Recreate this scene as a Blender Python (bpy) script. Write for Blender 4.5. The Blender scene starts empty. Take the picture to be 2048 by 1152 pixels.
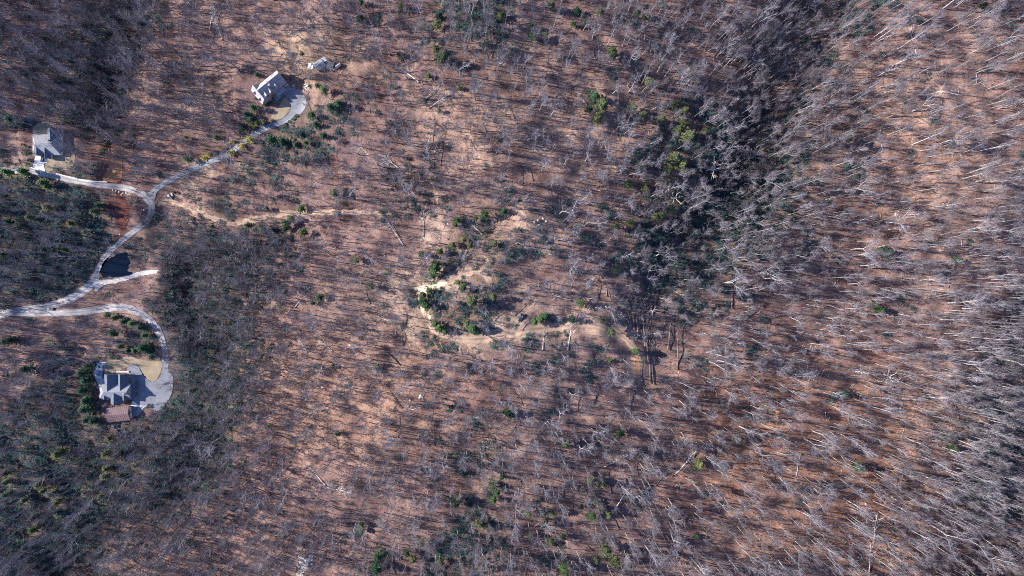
import bpy, math, random
import numpy as np
from mathutils import Vector
R = math.radians
random.seed(7); rng = np.random.default_rng(7)
SC = bpy.context.scene
COL = SC.collection

# ---------------------------------------------------------------- camera, sky, sun, exposure
FPX = 1365.0           # focal length in photo pixels (photo is 2048 wide)
CAMH = 400.0
cd = bpy.data.cameras.new('camera'); cam = bpy.data.objects.new('camera', cd); COL.objects.link(cam)
cam.location = (0, 0, CAMH); cam.rotation_euler = (0, 0, 0)
cd.sensor_width = 36.0; cd.lens = 36.0 * FPX / 2048.0
cd.clip_start = 1.0; cd.clip_end = 3000.0
SC.camera = cam

SUN_EL = R(31); SHADOW_DIR = R(-9)       # shadows fall towards +x, slightly -y
sx, sy = math.cos(SHADOW_DIR), math.sin(SHADOW_DIR)
to_sun = Vector((-sx * math.cos(SUN_EL), -sy * math.cos(SUN_EL), math.sin(SUN_EL)))
sl = bpy.data.lights.new('sun', 'SUN'); so = bpy.data.objects.new('sun', sl); COL.objects.link(so)
sl.energy = 4.7; sl.angle = R(0.5); sl.color = (1.0, 0.935, 0.87)
so.rotation_euler = to_sun.to_track_quat('Z', 'Y').to_euler()
W = bpy.data.worlds.new('World'); SC.world = W; W.use_nodes = True
nt = W.node_tree; bgn = nt.nodes['Background']
sky = nt.nodes.new('ShaderNodeTexSky'); sky.sky_type = 'NISHITA'; sky.sun_disc = False
sky.sun_elevation = SUN_EL; sky.sun_rotation = math.atan2(to_sun.x, to_sun.y)
sky.air_density = 1.2; sky.ozone_density = 6.0
tint = nt.nodes.new('ShaderNodeMix'); tint.data_type = 'RGBA'; tint.blend_type = 'MULTIPLY'; tint.inputs[0].default_value = 1.0; tint.inputs[7].default_value = (.76, .87, 1.18, 1)
nt.links.new(sky.outputs[0], tint.inputs[6]); nt.links.new(tint.outputs[2], bgn.inputs[0]); bgn.inputs[1].default_value = 0.115
SC.view_settings.view_transform = 'Standard'; SC.view_settings.look = 'None'
SC.view_settings.gamma = 1.0; SC.view_settings.exposure = 1.0
SC.cycles.use_denoising = False; SC.cycles.filter_width = 1.0
SC.cycles.max_bounces = 3; SC.cycles.diffuse_bounces = 2; SC.cycles.glossy_bounces = 1
SC.cycles.transparent_max_bounces = 4

# ---------------------------------------------------------------- terrain: depth below the camera for every photo ray
GX = np.arange(-256, 2305, 320.0); GY = np.arange(-224, 1377, 320.0)
GZ = np.array([
 [-50, -48, -40, -15,   5,  5,  0, 15, 25],
 [-60, -55, -38, -10,  10,  8,  0, 18, 25],
 [-62, -60, -48, -15,  12,  5,  2, 15, 18],
 [-62, -60, -50, -12,  15, 10,  8, 15, 10],
 [-62, -60, -45, -12,   5,  5, 10, 12,  5],
 [-60, -58, -40, -10,   0,  0,  5, 10,  0]], float)

def _cub(t):
    return np.stack([(-t + 2*t*t - t**3) / 2, (2 - 5*t*t + 3*t**3) / 2, (t + 4*t*t - 3*t**3) / 2, (t**3 - t*t) / 2])

def base_z(px, py):
    u = np.clip((px - GX[0]) / 320.0, 0, 7.999); v = np.clip((py - GY[0]) / 320.0, 0, 4.999)
    iu = np.floor(u).astype(int); iv = np.floor(v).astype(int)
    wu = _cub(u - iu); wv = _cub(v - iv); z = 0
    for a in range(4):
        for b in range(4):
            z = z + wu[a] * wv[b] * GZ[np.clip(iv + b - 1, 0, 5), np.clip(iu + a - 1, 0, 8)]
    return z

def seg_dist(px, py, pts):
    """distance to a polyline and the fraction along it"""
    best = np.full(np.shape(px), 1e9); frac = np.zeros(np.shape(px)); n = len(pts) - 1
    for i in range(n):
        ax, ay = pts[i][:2]; bx, by = pts[i + 1][:2]
        dx, dy = bx - ax, by - ay
        t = np.clip(((px - ax) * dx + (py - ay) * dy) / (dx*dx + dy*dy), 0, 1)
        d = np.hypot(px - ax - t*dx, py - ay - t*dy)
        m = d < best
        best = np.where(m, d, best); frac = np.where(m, (i + t) / n, frac)
    return best, frac

RAVINES = [   # points, depth at start, at end, half width
 ([(1690,-120),(1640,-10),(1575,90),(1540,180),(1505,320),(1420,440),(1330,520),(1300,640),(1310,780)], 21, 4, 52),
 ([(240,-120),(270,20),(230,140),(225,250),(250,320)], 12, 6, 42),
 ([(335,440),(375,520),(395,640),(415,760),(405,890),(340,1010),(220,1080),(60,1200)], 13, 8, 48),
 ([(2120,450),(2070,700),(2060,900),(2000,1100),(1980,1300)], 16, 12, 70),
 ([(1020,420),(960,470),(900,520),(830,580)], 4, 4, 24),
 ([(860,1300),(880,1130),(960,1000),(950,900)], 9, 3, 40),
 ([(-100,900),(80,960),(200,900),(160,800)], 6, 6, 60),
]
PADS = [  # px, py, rx, ry, z override offset
 (100, 290, 55, 50), (540, 185, 65, 55), (260, 790, 100, 85), (648, 132, 45, 22), (232, 532, 62, 48)]

def wob(px, py):
    s = np.sin
    return (1.5*s(px*.021 + 1.3*s(py*.013)) + 1.3*s(py*.027 + 1.1*s(px*.017 + 2)) + 0.9*s(px*.047 + py*.031 + 1)
            + 0.6*s(px*.073 - py*.061 + 4*s(px*.01)) + 0.35*s(px*.12 + 2*s(py*.05)) + 0.3*s(py*.14 + 2*s(px*.06)))

def raw_z(px, py):
    out = np.maximum(np.maximum(-px, px - 2048), np.maximum(-py, py - 1152)); fd = np.clip((400 - out) / 200, 0, 1); fd = fd*fd*(3 - 2*fd)
    z = base_z(px, py) + wob(px, py) * fd
    for pts, d0, d1, w in RAVINES:
        d, f = seg_dist(px, py, pts)
        z = z - (d0 + (d1 - d0) * f) * np.exp(-(d / w) ** 2) * fd
    return z

PADZ = [float(raw_z(np.array(p[0], float), np.array(p[1], float))) for p in PADS]
PADZ[4] = min(PADZ[4], float(raw_z(np.array(195.), np.array(545.)))) - 1.0
PADS.append((225, 490, 60, 14)); PADS.pop()

def ground_z(px, py):
    px = np.asarray(px, float); py = np.asarray(py, float)
    z = raw_z(px, py)
    for (cx, cy, rx, ry), pz in zip(PADS, PADZ):
        r = np.hypot((px - cx) / rx, (py - cy) / ry)
        w = np.clip((1.55 - r) / 0.6, 0, 1); w = w*w*(3 - 2*w)
        z = z * (1 - w) + pz * w
    return z

def at(px, py, h=0.0):
    """world point on the terrain where photo pixel (px,py) looks, lifted h straight up"""
    z = ground_z(px, py); d = CAMH - z
    return np.stack([(np.asarray(px, float) - 1024) / FPX * d, (576 - np.asarray(py, float)) / FPX * d, z + h], -1)

# ---------------------------------------------------------------- material helpers
def mat(name, build=None, color=(.5, .5, .5), rough=.8, metal=0.0, spec=0.3):
    m = bpy.data.materials.new(name); m.use_nodes = True
    t = m.node_tree; b = t.nodes['Principled BSDF']
    b.inputs['Base Color'].default_value = (*color, 1); b.inputs['Roughness'].default_value = rough
    b.inputs['Metallic'].default_value = metal; b.inputs['Specular IOR Level'].default_value = spec
    if build: build(t, b)
    return m

def N(t, kind, **kw):
    n = t.nodes.new(kind)
    for k, v in kw.items(): setattr(n, k, v)
    return n

def noise(t, vec, scale, detail=4, rough=.6, dist=0.0):
    n = N(t, 'ShaderNodeTexNoise'); n.inputs['Scale'].default_value = scale
    n.inputs['Detail'].default_value = detail; n.inputs['Roughness'].default_value = rough
    n.inputs['Distortion'].default_value = dist
    if vec: t.links.new(vec, n.inputs['Vector'])
    return n.outputs['Fac']

def ramp(t, fac, stops):
    r = N(t, 'ShaderNodeValToRGB'); e = r.color_ramp.elements
    while len(e) < len(stops): e.new(.5)
    for k, (p, c) in enumerate(stops):
        e[k].position = p; e[k].color = (*c, 1) if len(c) == 3 else c
    t.links.new(fac, r.inputs[0]); return r.outputs[0]

def mixc(t, fac, a, b, mode='MIX'):
    m = N(t, 'ShaderNodeMix', data_type='RGBA', blend_type=mode)
    for sock, v in ((m.inputs[0], fac), (m.inputs[6], a), (m.inputs[7], b)):
        if isinstance(v, (int, float)): sock.default_value = v
        elif isinstance(v, tuple): sock.default_value = (*v, 1)
        else: t.links.new(v, sock)
    return m.outputs[2]

def objvec(t): return N(t, 'ShaderNodeTexCoord').outputs['Object']
def geovec(t): return N(t, 'ShaderNodeNewGeometry').outputs['Position']

def mottled(c0, c1, scale=1.0, rough=.85, bump=0.0, world=True, spec=.25, det=5):
    def f(t, b):
        v = geovec(t) if world else objvec(t)
        n = noise(t, v, scale, det, .65)
        t.links.new(ramp(t, n, [(.34, c0), (.66, c1)]), b.inputs['Base Color'])
        b.inputs['Roughness'].default_value = rough; b.inputs['Specular IOR Level'].default_value = spec
        if bump:
            bp = N(t, 'ShaderNodeBump'); bp.inputs['Distance'].default_value = bump
            t.links.new(noise(t, v, scale * 3, 5), bp.inputs['Height']); t.links.new(bp.outputs[0], b.inputs['Normal'])
    return f

def ground_mat(t, b):
    v = geovec(t)
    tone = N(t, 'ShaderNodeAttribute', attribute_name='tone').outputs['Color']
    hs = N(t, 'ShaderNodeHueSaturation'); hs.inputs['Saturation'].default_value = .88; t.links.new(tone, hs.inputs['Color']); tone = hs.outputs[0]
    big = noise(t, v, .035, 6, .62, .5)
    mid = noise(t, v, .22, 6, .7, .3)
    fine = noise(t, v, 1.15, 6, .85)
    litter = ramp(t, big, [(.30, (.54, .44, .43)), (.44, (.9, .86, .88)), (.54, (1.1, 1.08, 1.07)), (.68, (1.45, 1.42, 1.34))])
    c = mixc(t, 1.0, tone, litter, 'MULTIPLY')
    c = mixc(t, 1.0, c, ramp(t, mid, [(.28, (.50, .44, .42)), (.5, (1, 1, 1)), (.72, (1.4, 1.34, 1.25))]), 'MULTIPLY')
    c = mixc(t, 1.0, c, ramp(t, fine, [(.30, (.32, .27, .27)), (.44, (.8, .78, .78)), (.52, (1.05, 1.05, 1.05)), (.60, (1.25, 1.25, 1.22)), (.70, (2.1, 2.0, 1.85))]), 'MULTIPLY')
    t.links.new(c, b.inputs['Base Color']); b.inputs['Roughness'].default_value = .95
    b.inputs['Specular IOR Level'].default_value = .1
    bp = N(t, 'ShaderNodeBump'); bp.inputs['Distance'].default_value = .5; bp.inputs['Strength'].default_value = .7
    t.links.new(mixc(t, .5, mid, fine), bp.inputs['Height']); t.links.new(bp.outputs[0], b.inputs['Normal'])
M = {}
M['ground'] = mat('leaf_litter_soil', ground_mat)

def bark_fn(dark, pale, wide=.5):
    def f(t, b):
        rnd = N(t, 'ShaderNodeObjectInfo').outputs['Random']
        n = noise(t, geovec(t), 2.2, 3, .6)
        c = mixc(t, rnd, dark, pale)
        c = mixc(t, 1.0, c, ramp(t, n, [(.3, (.6, .58, .55)), (.7, (1.3, 1.3, 1.3))]), 'MULTIPLY')
        t.links.new(c, b.inputs['Base Color']); b.inputs['Roughness'].default_value = .9
        b.inputs['Specular IOR Level'].default_value = .15
    return f
M['bark'] = mat('grey_bark', bark_fn((.20, .18, .175), (.56, .54, .52)))
M['limb'] = mat('limb_bark', bark_fn((.16, .15, .165), (.46, .445, .47)))
M['twig'] = mat('bare_twigs', bark_fn((.11, .09, .095), (.235, .205, .225)))
M['brush'] = mat('brush_twigs', bark_fn((.12, .10, .115), (.26, .235, .26)))
M['deadwood'] = mat('weathered_deadwood', bark_fn((.55, .50, .44), (.80, .75, .68)))
M['deadfall'] = mat('fallen_branch_wood', bark_fn((.12, .09, .08), (.56, .51, .45)))
M['darklog'] = mat('dark_log_bark', bark_fn((.10, .08, .07), (.24, .20, .18)))
M['rootsoil'] = mat('root_soil', mottled((.18, .07, .035), (.42, .20, .10), 1.5))

def leaf_fn(c0, c1, scale=.9, rough=.55):
    def f(t, b):
        rnd = N(t, 'ShaderNodeObjectInfo').outputs['Random']
        n = noise(t, geovec(t), scale, 3, .7)
        c = ramp(t, n, [(.32, c0), (.68, c1)])
        c = mixc(t, 1.0, c, ramp(t, rnd, [(0, (.65, .72, .8)), (1, (1.3, 1.25, 1.1))]), 'MULTIPLY')
        t.links.new(c, b.inputs['Base Color']); b.inputs['Roughness'].default_value = rough
        b.inputs['Specular IOR Level'].default_value = .25
    return f
M['needle_green'] = mat('green_needles', leaf_fn((.045, .08, .028), (.105, .165, .05)))
M['needle_dark'] = mat('dark_needles', leaf_fn((.025, .065, .035), (.065, .125, .055)))
M['needle_olive'] = mat('olive_needles', leaf_fn((.07, .09, .035), (.165, .18, .065)))
M['gold'] = mat('golden_foliage', leaf_fn((.20, .18, .04), (.50, .43, .09), 1.4))
M['thicket'] = mat('evergreen_thicket_leaves', leaf_fn((.022, .056, .060), (.068, .135, .115), .12))

# ---------------------------------------------------------------- object helpers
def mesh(name, verts, faces, mats=(), mi=None, smooth=False):
    me = bpy.data.meshes.new(name)
    me.from_pydata([tuple(map(float, v)) for v in verts], [], faces)
    for m in mats: me.materials.append(m)
    if mi is not None: me.polygons.foreach_set('material_index', np.asarray(mi, np.int32))
    if smooth: me.polygons.foreach_set('use_smooth', np.ones(len(me.polygons), bool))
    me.update(); return me

def link(name, me, parent=None, loc=None):
    o = bpy.data.objects.new(name, me); COL.objects.link(o)
    if parent is not None: o.parent = parent
    if loc is not None: o.location = loc
    return o

def tag(o, label=None, cat=None, group=None, kind=None):
    if label: o['label'] = label
    if cat: o['category'] = cat
    if group: o['group'] = group
    if kind: o['kind'] = kind
    return o

def empty(name, loc, rz=0.0, **kw):
    o = bpy.data.objects.new(name, None); COL.objects.link(o)
    o.location = loc; o.rotation_euler = (0, 0, rz); o.empty_display_size = .5
    return tag(o, **kw)

class MB:
    def __init__(s): s.v = []; s.f = []; s.m = []
    def add(s, vs, fs, mi=0):
        b = len(s.v); s.v += [tuple(map(float, v)) for v in vs]
        s.f += [tuple(i + b for i in f) for f in fs]; s.m += [mi] * len(fs)
    def box(s, x0, y0, z0, x1, y1, z1, mi=0):
        s.add([(x0,y0,z0),(x1,y0,z0),(x1,y1,z0),(x0,y1,z0),(x0,y0,z1),(x1,y0,z1),(x1,y1,z1),(x0,y1,z1)],
              [(3,2,1,0),(4,5,6,7),(0,1,5,4),(1,2,6,5),(2,3,7,6),(3,0,4,7)], mi)
    def tube(s, pts, rad, n=6, mi=0, cap=False):
        pts = [np.asarray(p, float) for p in pts]; rings = []
        for i, p in enumerate(pts):
            d = pts[min(i+1, len(pts)-1)] - pts[max(i-1, 0)]; d = d / (np.linalg.norm(d) + 1e-9)
            a = np.array([1., 0, 0]) if abs(d[0]) < .8 else np.array([0, 1., 0])
            u = np.cross(d, a); u /= np.linalg.norm(u); w = np.cross(d, u)
            rings.append([p + rad[i] * (math.cos(2*math.pi*k/n) * u + math.sin(2*math.pi*k/n) * w) for k in range(n)])
        if rad[-1] < 1e-4:
            vs = [v for r in rings[:-1] for v in r] + [pts[-1]]; fs = []; m = len(rings) - 1
            for i in range(m - 1): fs += [(i*n+k, i*n+(k+1) % n, (i+1)*n+(k+1) % n, (i+1)*n+k) for k in range(n)]
            fs += [((m-1)*n+k, (m-1)*n+(k+1) % n, m*n) for k in range(n)]
        else:
            vs = [v for r in rings for v in r]; fs = []
            for i in range(len(rings) - 1): fs += [(i*n+k, i*n+(k+1) % n, (i+1)*n+(k+1) % n, (i+1)*n+k) for k in range(n)]
            if cap: fs += [tuple(range(n))[::-1], tuple(range((len(rings)-1)*n, len(rings)*n))]
        s.add(vs, fs, mi)
    def me(s, name, mats, smooth=False): return mesh(name, s.v, s.f, mats, s.m, smooth)
    def build(s, name, mats, parent=None, smooth=False):
        return link(name, s.me(name, mats if isinstance(mats, (list, tuple)) else [mats], smooth), parent)

# ---------------------------------------------------------------- density maps (64 px cells of the photo)
D_ = """99999555444444443444556777444444
99999655444444443444556888443344
99999754433444443443556888443333
99999755331344443444556888443333
30999654431344443444456666433333
11465643124455444444446766443333
55553444555544344444446666443333
55520788765443433444456766443333
55552786766544443333446666444444
66532688665444422344444444434457
45455688744444311224455444444567
45553288744444333322445444444568
45632388744444343333444444444678
34436788743444444444444444444678
55548999854444445544444444444789
66558999754444555455444445557899
66669999965444555454544444557788
66669999966555666555555555556778""".split()
T_ = """11345100000001450001100111421000
23452000000012220001010113100000
13441000000000100001000111100000
12251000144110000001233331100000
10130001551000010002334341100000
55410103210022010001234552100000
88820131100022101111355540000000
99933554410000432213545420000000
87600465410002221003553200000001
33111485210014420001232100000002
11134495100103324211120000000001
13210495100102101221110000000002
24620594000000001100000000000012
55424793000000210000000000000023
89785781000000220000000000000013
99974530000000210010000000000123
98642211000000430001000000000011
65421100000203420101000000000011""".split()
def bilin(rows):
    A = np.array([[int(c) for c in r] for r in rows], float); assert A.shape == (18, 32), A.shape
    def f(px, py):
        u = np.clip(np.asarray(px)/64 - .5, 0, 30.999); v = np.clip(np.asarray(py)/64 - .5, 0, 16.999); i = u.astype(int); j = v.astype(int); fu, fv = u-i, v-j
        return (A[j,i]*(1-fu) + A[j,i+1]*fu)*(1-fv) + (A[j+1,i]*(1-fu) + A[j+1,i+1]*fu)*fv
    return f
dens, thick = bilin(D_), bilin(T_); THK = thick

# ---------------------------------------------------------------- ground sheet
TONE_BASE = np.array((.175, .108, .089))
BLOBS = [(1040,640,26,20,(.44,.32,.22),.8), # px,py,rx,ry,(colour),weight : soils and litter that differ in colour; first paints ground lighter round the shaded car
 (1780,300,260,260,(.30,.175,.115),.6),(1600,900,330,260,(.27,.130,.072),.8),(1850,1080,220,120,(.27,.125,.07),.8),
 (1050,250,300,180,(.32,.20,.14),.6), (900,620,260,120,(.31,.22,.16),.7),(940,655,130,45,(.42,.31,.22),.8),(870,600,70,60,(.40,.29,.20),.7),(830,630,30,60,(.34,.24,.17),.7),(1050,470,150,80,(.34,.22,.15),.6),
 (640,130,130,80,(.34,.22,.14),.7),(340,170,110,110,(.29,.19,.14),.6),(700,800,280,160,(.29,.165,.105),.7),
 (230,335,26,40,(.42,.15,.055),1),(222,300,18,30,(.40,.17,.07),.9),(215,352,30,14,(.30,.07,.03),.8),
 (240,420,22,52,(.13,.035,.025),1),(250,470,26,20,(.17,.06,.035),.8),(262,445,24,26,(.28,.18,.13),.6),
 (185,530,20,40,(.36,.15,.08),.8),(292,625,60,8,(.42,.25,.16),.8),(315,660,16,50,(.38,.22,.15),.6),
 (395,340,60,26,(.42,.31,.20),.7),(500,335,60,14,(.42,.31,.20),.6),(420,435,60,16,(.42,.25,.16),.7),
 (870,575,36,10,(.62,.50,.30),1),(848,625,12,34,(.60,.45,.26),.9),(858,640,10,16,(.62,.52,.36),.8),(905,545,34,22,(.42,.28,.18),.7),
 (975,560,30,50,(.40,.27,.18),.6),(930,650,70,30,(.38,.25,.16),.7),(1000,668,110,14,(.46,.31,.20),.8),
 (820,600,40,50,(.27,.18,.13),.7),(880,690,60,26,(.38,.23,.14),.7),(1180,660,50,30,(.36,.22,.14),.7),
 (1272,730,12,40,(.50,.26,.13),.9),(1225,665,60,14,(.42,.30,.21),.8),(1215,720,60,55,(.27,.165,.12),.6),(1090,450,50,40,(.38,.25,.18),.7),(870,455,40,30,(.44,.32,.22),.8),
 (610,95,80,40,(.36,.25,.15),.6),(1230,170,12,60,(.40,.28,.2),.5),(1310,380,50,6,(.3,.2,.15),.3),
 (1080,310,50,20,(.38,.26,.18),.6),(1000,250,60,30,(.36,.24,.17),.6),
 (30,335,60,8,(.5,.36,.24),.7),(40,318,50,10,(.40,.27,.22),.5),(245,385,36,8,(.42,.30,.18),.8),(290,430,14,40,(.38,.27,.18),.7),
 (1930,330,120,60,(.30,.18,.12),.4),(1380,180,60,60,(.25,.15,.11),.5),(250,170,120,200,(.20,.12,.10),.5),
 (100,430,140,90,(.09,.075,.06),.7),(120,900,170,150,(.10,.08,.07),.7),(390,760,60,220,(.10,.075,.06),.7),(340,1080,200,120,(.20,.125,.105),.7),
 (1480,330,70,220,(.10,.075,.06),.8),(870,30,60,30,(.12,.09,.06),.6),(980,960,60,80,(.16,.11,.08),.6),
]
def build_ground():
    xs = np.arange(-460, 2510, 4.0); ys = np.arange(-420, 1573, 4.0)
    X, Y = np.meshgrid(xs, ys); P = at(X, Y).reshape(-1, 3); nx, ny = len(xs), len(ys)
    # rim: keep the same sheet but reach far out with coarse skirts
    idx = np.arange(nx * ny).reshape(ny, nx)
    q = np.stack([idx[1:, :-1], idx[1:, 1:], idx[:-1, 1:], idx[:-1, :-1]], -1).reshape(-1, 4)
    x, y = X.ravel(), Y.ravel()
    wx = x + 14*np.sin(y*.07 + 2*np.sin(x*.05)) + 5*np.sin(y*.19 + x*.11); wy = y + 12*np.sin(x*.08 + 2*np.sin(y*.06)) + 5*np.sin(x*.21 - y*.09)
    tone = np.tile(TONE_BASE, (len(x), 1))
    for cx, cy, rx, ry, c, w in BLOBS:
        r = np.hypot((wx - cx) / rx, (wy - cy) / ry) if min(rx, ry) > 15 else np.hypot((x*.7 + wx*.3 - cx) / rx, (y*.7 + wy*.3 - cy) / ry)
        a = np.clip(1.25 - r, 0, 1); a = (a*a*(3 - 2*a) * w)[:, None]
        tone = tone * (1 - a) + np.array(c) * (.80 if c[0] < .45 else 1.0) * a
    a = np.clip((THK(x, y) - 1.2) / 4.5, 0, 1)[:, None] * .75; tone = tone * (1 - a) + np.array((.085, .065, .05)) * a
    # far skirt ring reaching to the horizon
    rim = np.concatenate([idx[0, :], idx[1:, -1], idx[-1, -2::-1], idx[-2:0:-1, 0]])
    nb = len(P); rp = P[rim]; far = rp.copy(); far[:, :2] *= 5.0; far[:, 2] = far[:, 2] * .6 - 10
    P = np.concatenate([P, far]); tone = np.concatenate([tone, np.tile(TONE_BASE, (len(rim), 1))])
    k = np.arange(len(rim)); k2 = (k + 1) % len(rim)
    q = np.concatenate([q, np.stack([rim[k], nb + k, nb + k2, rim[k2]], -1)])
    me = bpy.data.meshes.new('ground')
    me.vertices.add(len(P)); me.vertices.foreach_set('co', P.astype(np.float32).ravel())
    me.loops.add(q.size); me.loops.foreach_set('vertex_index', q.astype(np.int32).ravel())
    me.polygons.add(len(q)); me.polygons.foreach_set('loop_start', np.arange(0, q.size, 4, dtype=np.int32))
    me.polygons.foreach_set('use_smooth', np.ones(len(q), bool))
    me.materials.append(M['ground']); me.update(calc_edges=True); me.validate()
    a = me.color_attributes.new('tone', 'FLOAT_COLOR', 'POINT')
    a.data.foreach_set('color', np.concatenate([tone, np.ones((len(tone), 1))], 1).astype(np.float32).ravel())
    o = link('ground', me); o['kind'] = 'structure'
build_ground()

# ---------------------------------------------------------------- draped sheets (roads, lawns, tracks)
def spline(pts, step=3.0):
    p = np.array(pts, float); p = np.vstack([2*p[0] - p[1], p, 2*p[-1] - p[-2]]); out = []
    for i in range(1, len(p) - 2):
        n = max(2, int(np.hypot(*(p[i+1][:2] - p[i][:2])) / step))
        for t in np.linspace(0, 1, n, endpoint=False):
            out.append(.5*(2*p[i] + (p[i+1]-p[i-1])*t + (2*p[i-1]-5*p[i]+4*p[i+1]-p[i+2])*t*t + (3*p[i]-p[i-1]-3*p[i+1]+p[i+2])*t**3))
    out.append(p[-2]); return np.array(out)

def soft_sheet_mat(c0, c1, scale, edge=.35, rut=None, rough=.9, c_edge=None):
    """sheet whose outer rim breaks up raggedly (attribute 'rim' is 0 at the rim, 1 inside)"""
    def f(t, b):
        v = geovec(t)
        n = noise(t, v, scale, 6, .7); c = ramp(t, n, [(.3, c0), (.7, c1)])
        rim = N(t, 'ShaderNodeAttribute', attribute_name='rim').outputs['Fac']
        if rut:
            acr = N(t, 'ShaderNodeAttribute', attribute_name='across').outputs['Fac']
            rr = ramp(t, acr, rut); nn = noise(t, v, .18, 3)
            c = mixc(t, ramp(t, nn, [(.35, (.25, .25, .25)), (.6, (1, 1, 1))]), c, mixc(t, 1.0, c, rr, 'MULTIPLY'))
        c = mixc(t, 1.0, c, ramp(t, noise(t, v, 3.0, 3, .7), [(.3, (.75, .75, .75)), (.7, (1.22, 1.2, 1.18))]), 'MULTIPLY')
        t.links.new(c, b.inputs['Base Color']); b.inputs['Roughness'].default_value = rough
        if edge:
            ne = noise(t, v, .55, 5, .7)
            m = N(t, 'ShaderNodeMath', operation='MULTIPLY_ADD'); m.inputs[1].default_value = edge * 2.2; m.inputs[2].default_value = -edge * .75
            t.links.new(ne, m.inputs[0])
            g = N(t, 'ShaderNodeMath', operation='GREATER_THAN'); t.links.new(rim, g.inputs[0]); t.links.new(m.outputs[0], g.inputs[1])
            t.links.new(g.outputs[0], b.inputs['Alpha'])
    return f
RUT = [(0, (.75, .72, .70)), (.22, (1.0, 1, 1)), (.30, (1.35, 1.35, 1.35)), (.42, (1.1, 1.1, 1.1)), (.5, (.62, .62, .62)), (.58, (1.1, 1.1, 1.1)), (.70, (1.35, 1.35, 1.35)), (1.0, (.75, .72, .70))]
M['gravel'] = mat('pale_gravel', soft_sheet_mat((.21, .20, .20), (.37, .35, .335), .35, .42, RUT))
M['asphalt'] = mat('grey_chip_drive', soft_sheet_mat((.15, .16, .175), (.24, .245, .26), .3, .2, RUT))
M['court'] = mat('grey_court', soft_sheet_mat((.14, .15, .17), (.26, .265, .285), .15, .2))
M['white_gravel'] = mat('white_gravel', soft_sheet_mat((.33, .30, .27), (.60, .55, .50), .6, .6))
M['dirt'] = mat('bare_dirt', soft_sheet_mat((.21, .14, .10), (.38, .27, .195), .3, .85, RUT))
M['clay'] = mat('orange_clay', soft_sheet_mat((.30, .14, .07), (.46, .24, .12), .35, .7))
M['lawn'] = mat('dry_lawn', soft_sheet_mat((.22, .175, .11), (.38, .30, .195), .12, .30))
M['lawn_olive'] = mat('olive_lawn', soft_sheet_mat((.20, .17, .09), (.36, .28, .15), .12, .25))
M['concrete'] = mat('white_concrete', mottled((.68, .66, .63), (.80, .78, .75), .6))
M['concrete_grey'] = mat('worn_concrete', mottled((.36, .36, .37), (.58, .56, .54), .5))
def water(t, b):
    b.inputs['Base Color'].default_value = (.003, .007, .016, 1); b.inputs['Roughness'].default_value = .05
    b.inputs['Specular IOR Level'].default_value = .25
    bp = N(t, 'ShaderNodeBump'); bp.inputs['Distance'].default_value = .02
    t.links.new(noise(t, geovec(t), 1.2, 3), bp.inputs['Height']); t.links.new(bp.outputs[0], b.inputs['Normal'])
M['water'] = mat('pond_water', water)

def add_attr(me, name, vals):
    a = me.attributes.new(name, 'FLOAT', 'POINT'); a.data.foreach_set('value', np.asarray(vals, np.float32))

def ribbon(name, pts, m, lift=.10, step=3.0, nac=9, kind='structure', wob_w=.12, soft=2.6, fade=1.0):
    """pts: (px,py,width px)"""
    c = spline(pts, step); n = len(c)
    T = np.gradient(c[:, :2], axis=0); T /= np.linalg.norm(T, axis=1)[:, None] + 1e-9; Nn = np.stack([-T[:, 1], T[:, 0]], 1)
    vs = []; rim = []; ac = []
    for i in range(n):
        w = c[i, 2] * (1 + wob_w * (math.sin(i*.9) * .5 + math.sin(i*.37 + 2) * .5))
        for k in range(nac):
            s = k / (nac - 1) - .5; p = c[i, :2] + Nn[i] * w * s
            vs.append(p); rim.append(min(1.0, (1 - abs(2*s)) * w / 2 / soft, (min(i, n-1-i) + .01) / fade)); ac.append(s + .5)
    vs = np.array(vs); P = at(vs[:, 0], vs[:, 1], lift)
    fs = [(i*nac+k, i*nac+k+1, (i+1)*nac+k+1, (i+1)*nac+k) for i in range(n-1) for k in range(nac-1)]
    me = mesh(name, P, fs, [m], smooth=True); add_attr(me, 'rim', rim); add_attr(me, 'across', ac)
    o = link(name, me); o['kind'] = kind; return o

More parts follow.
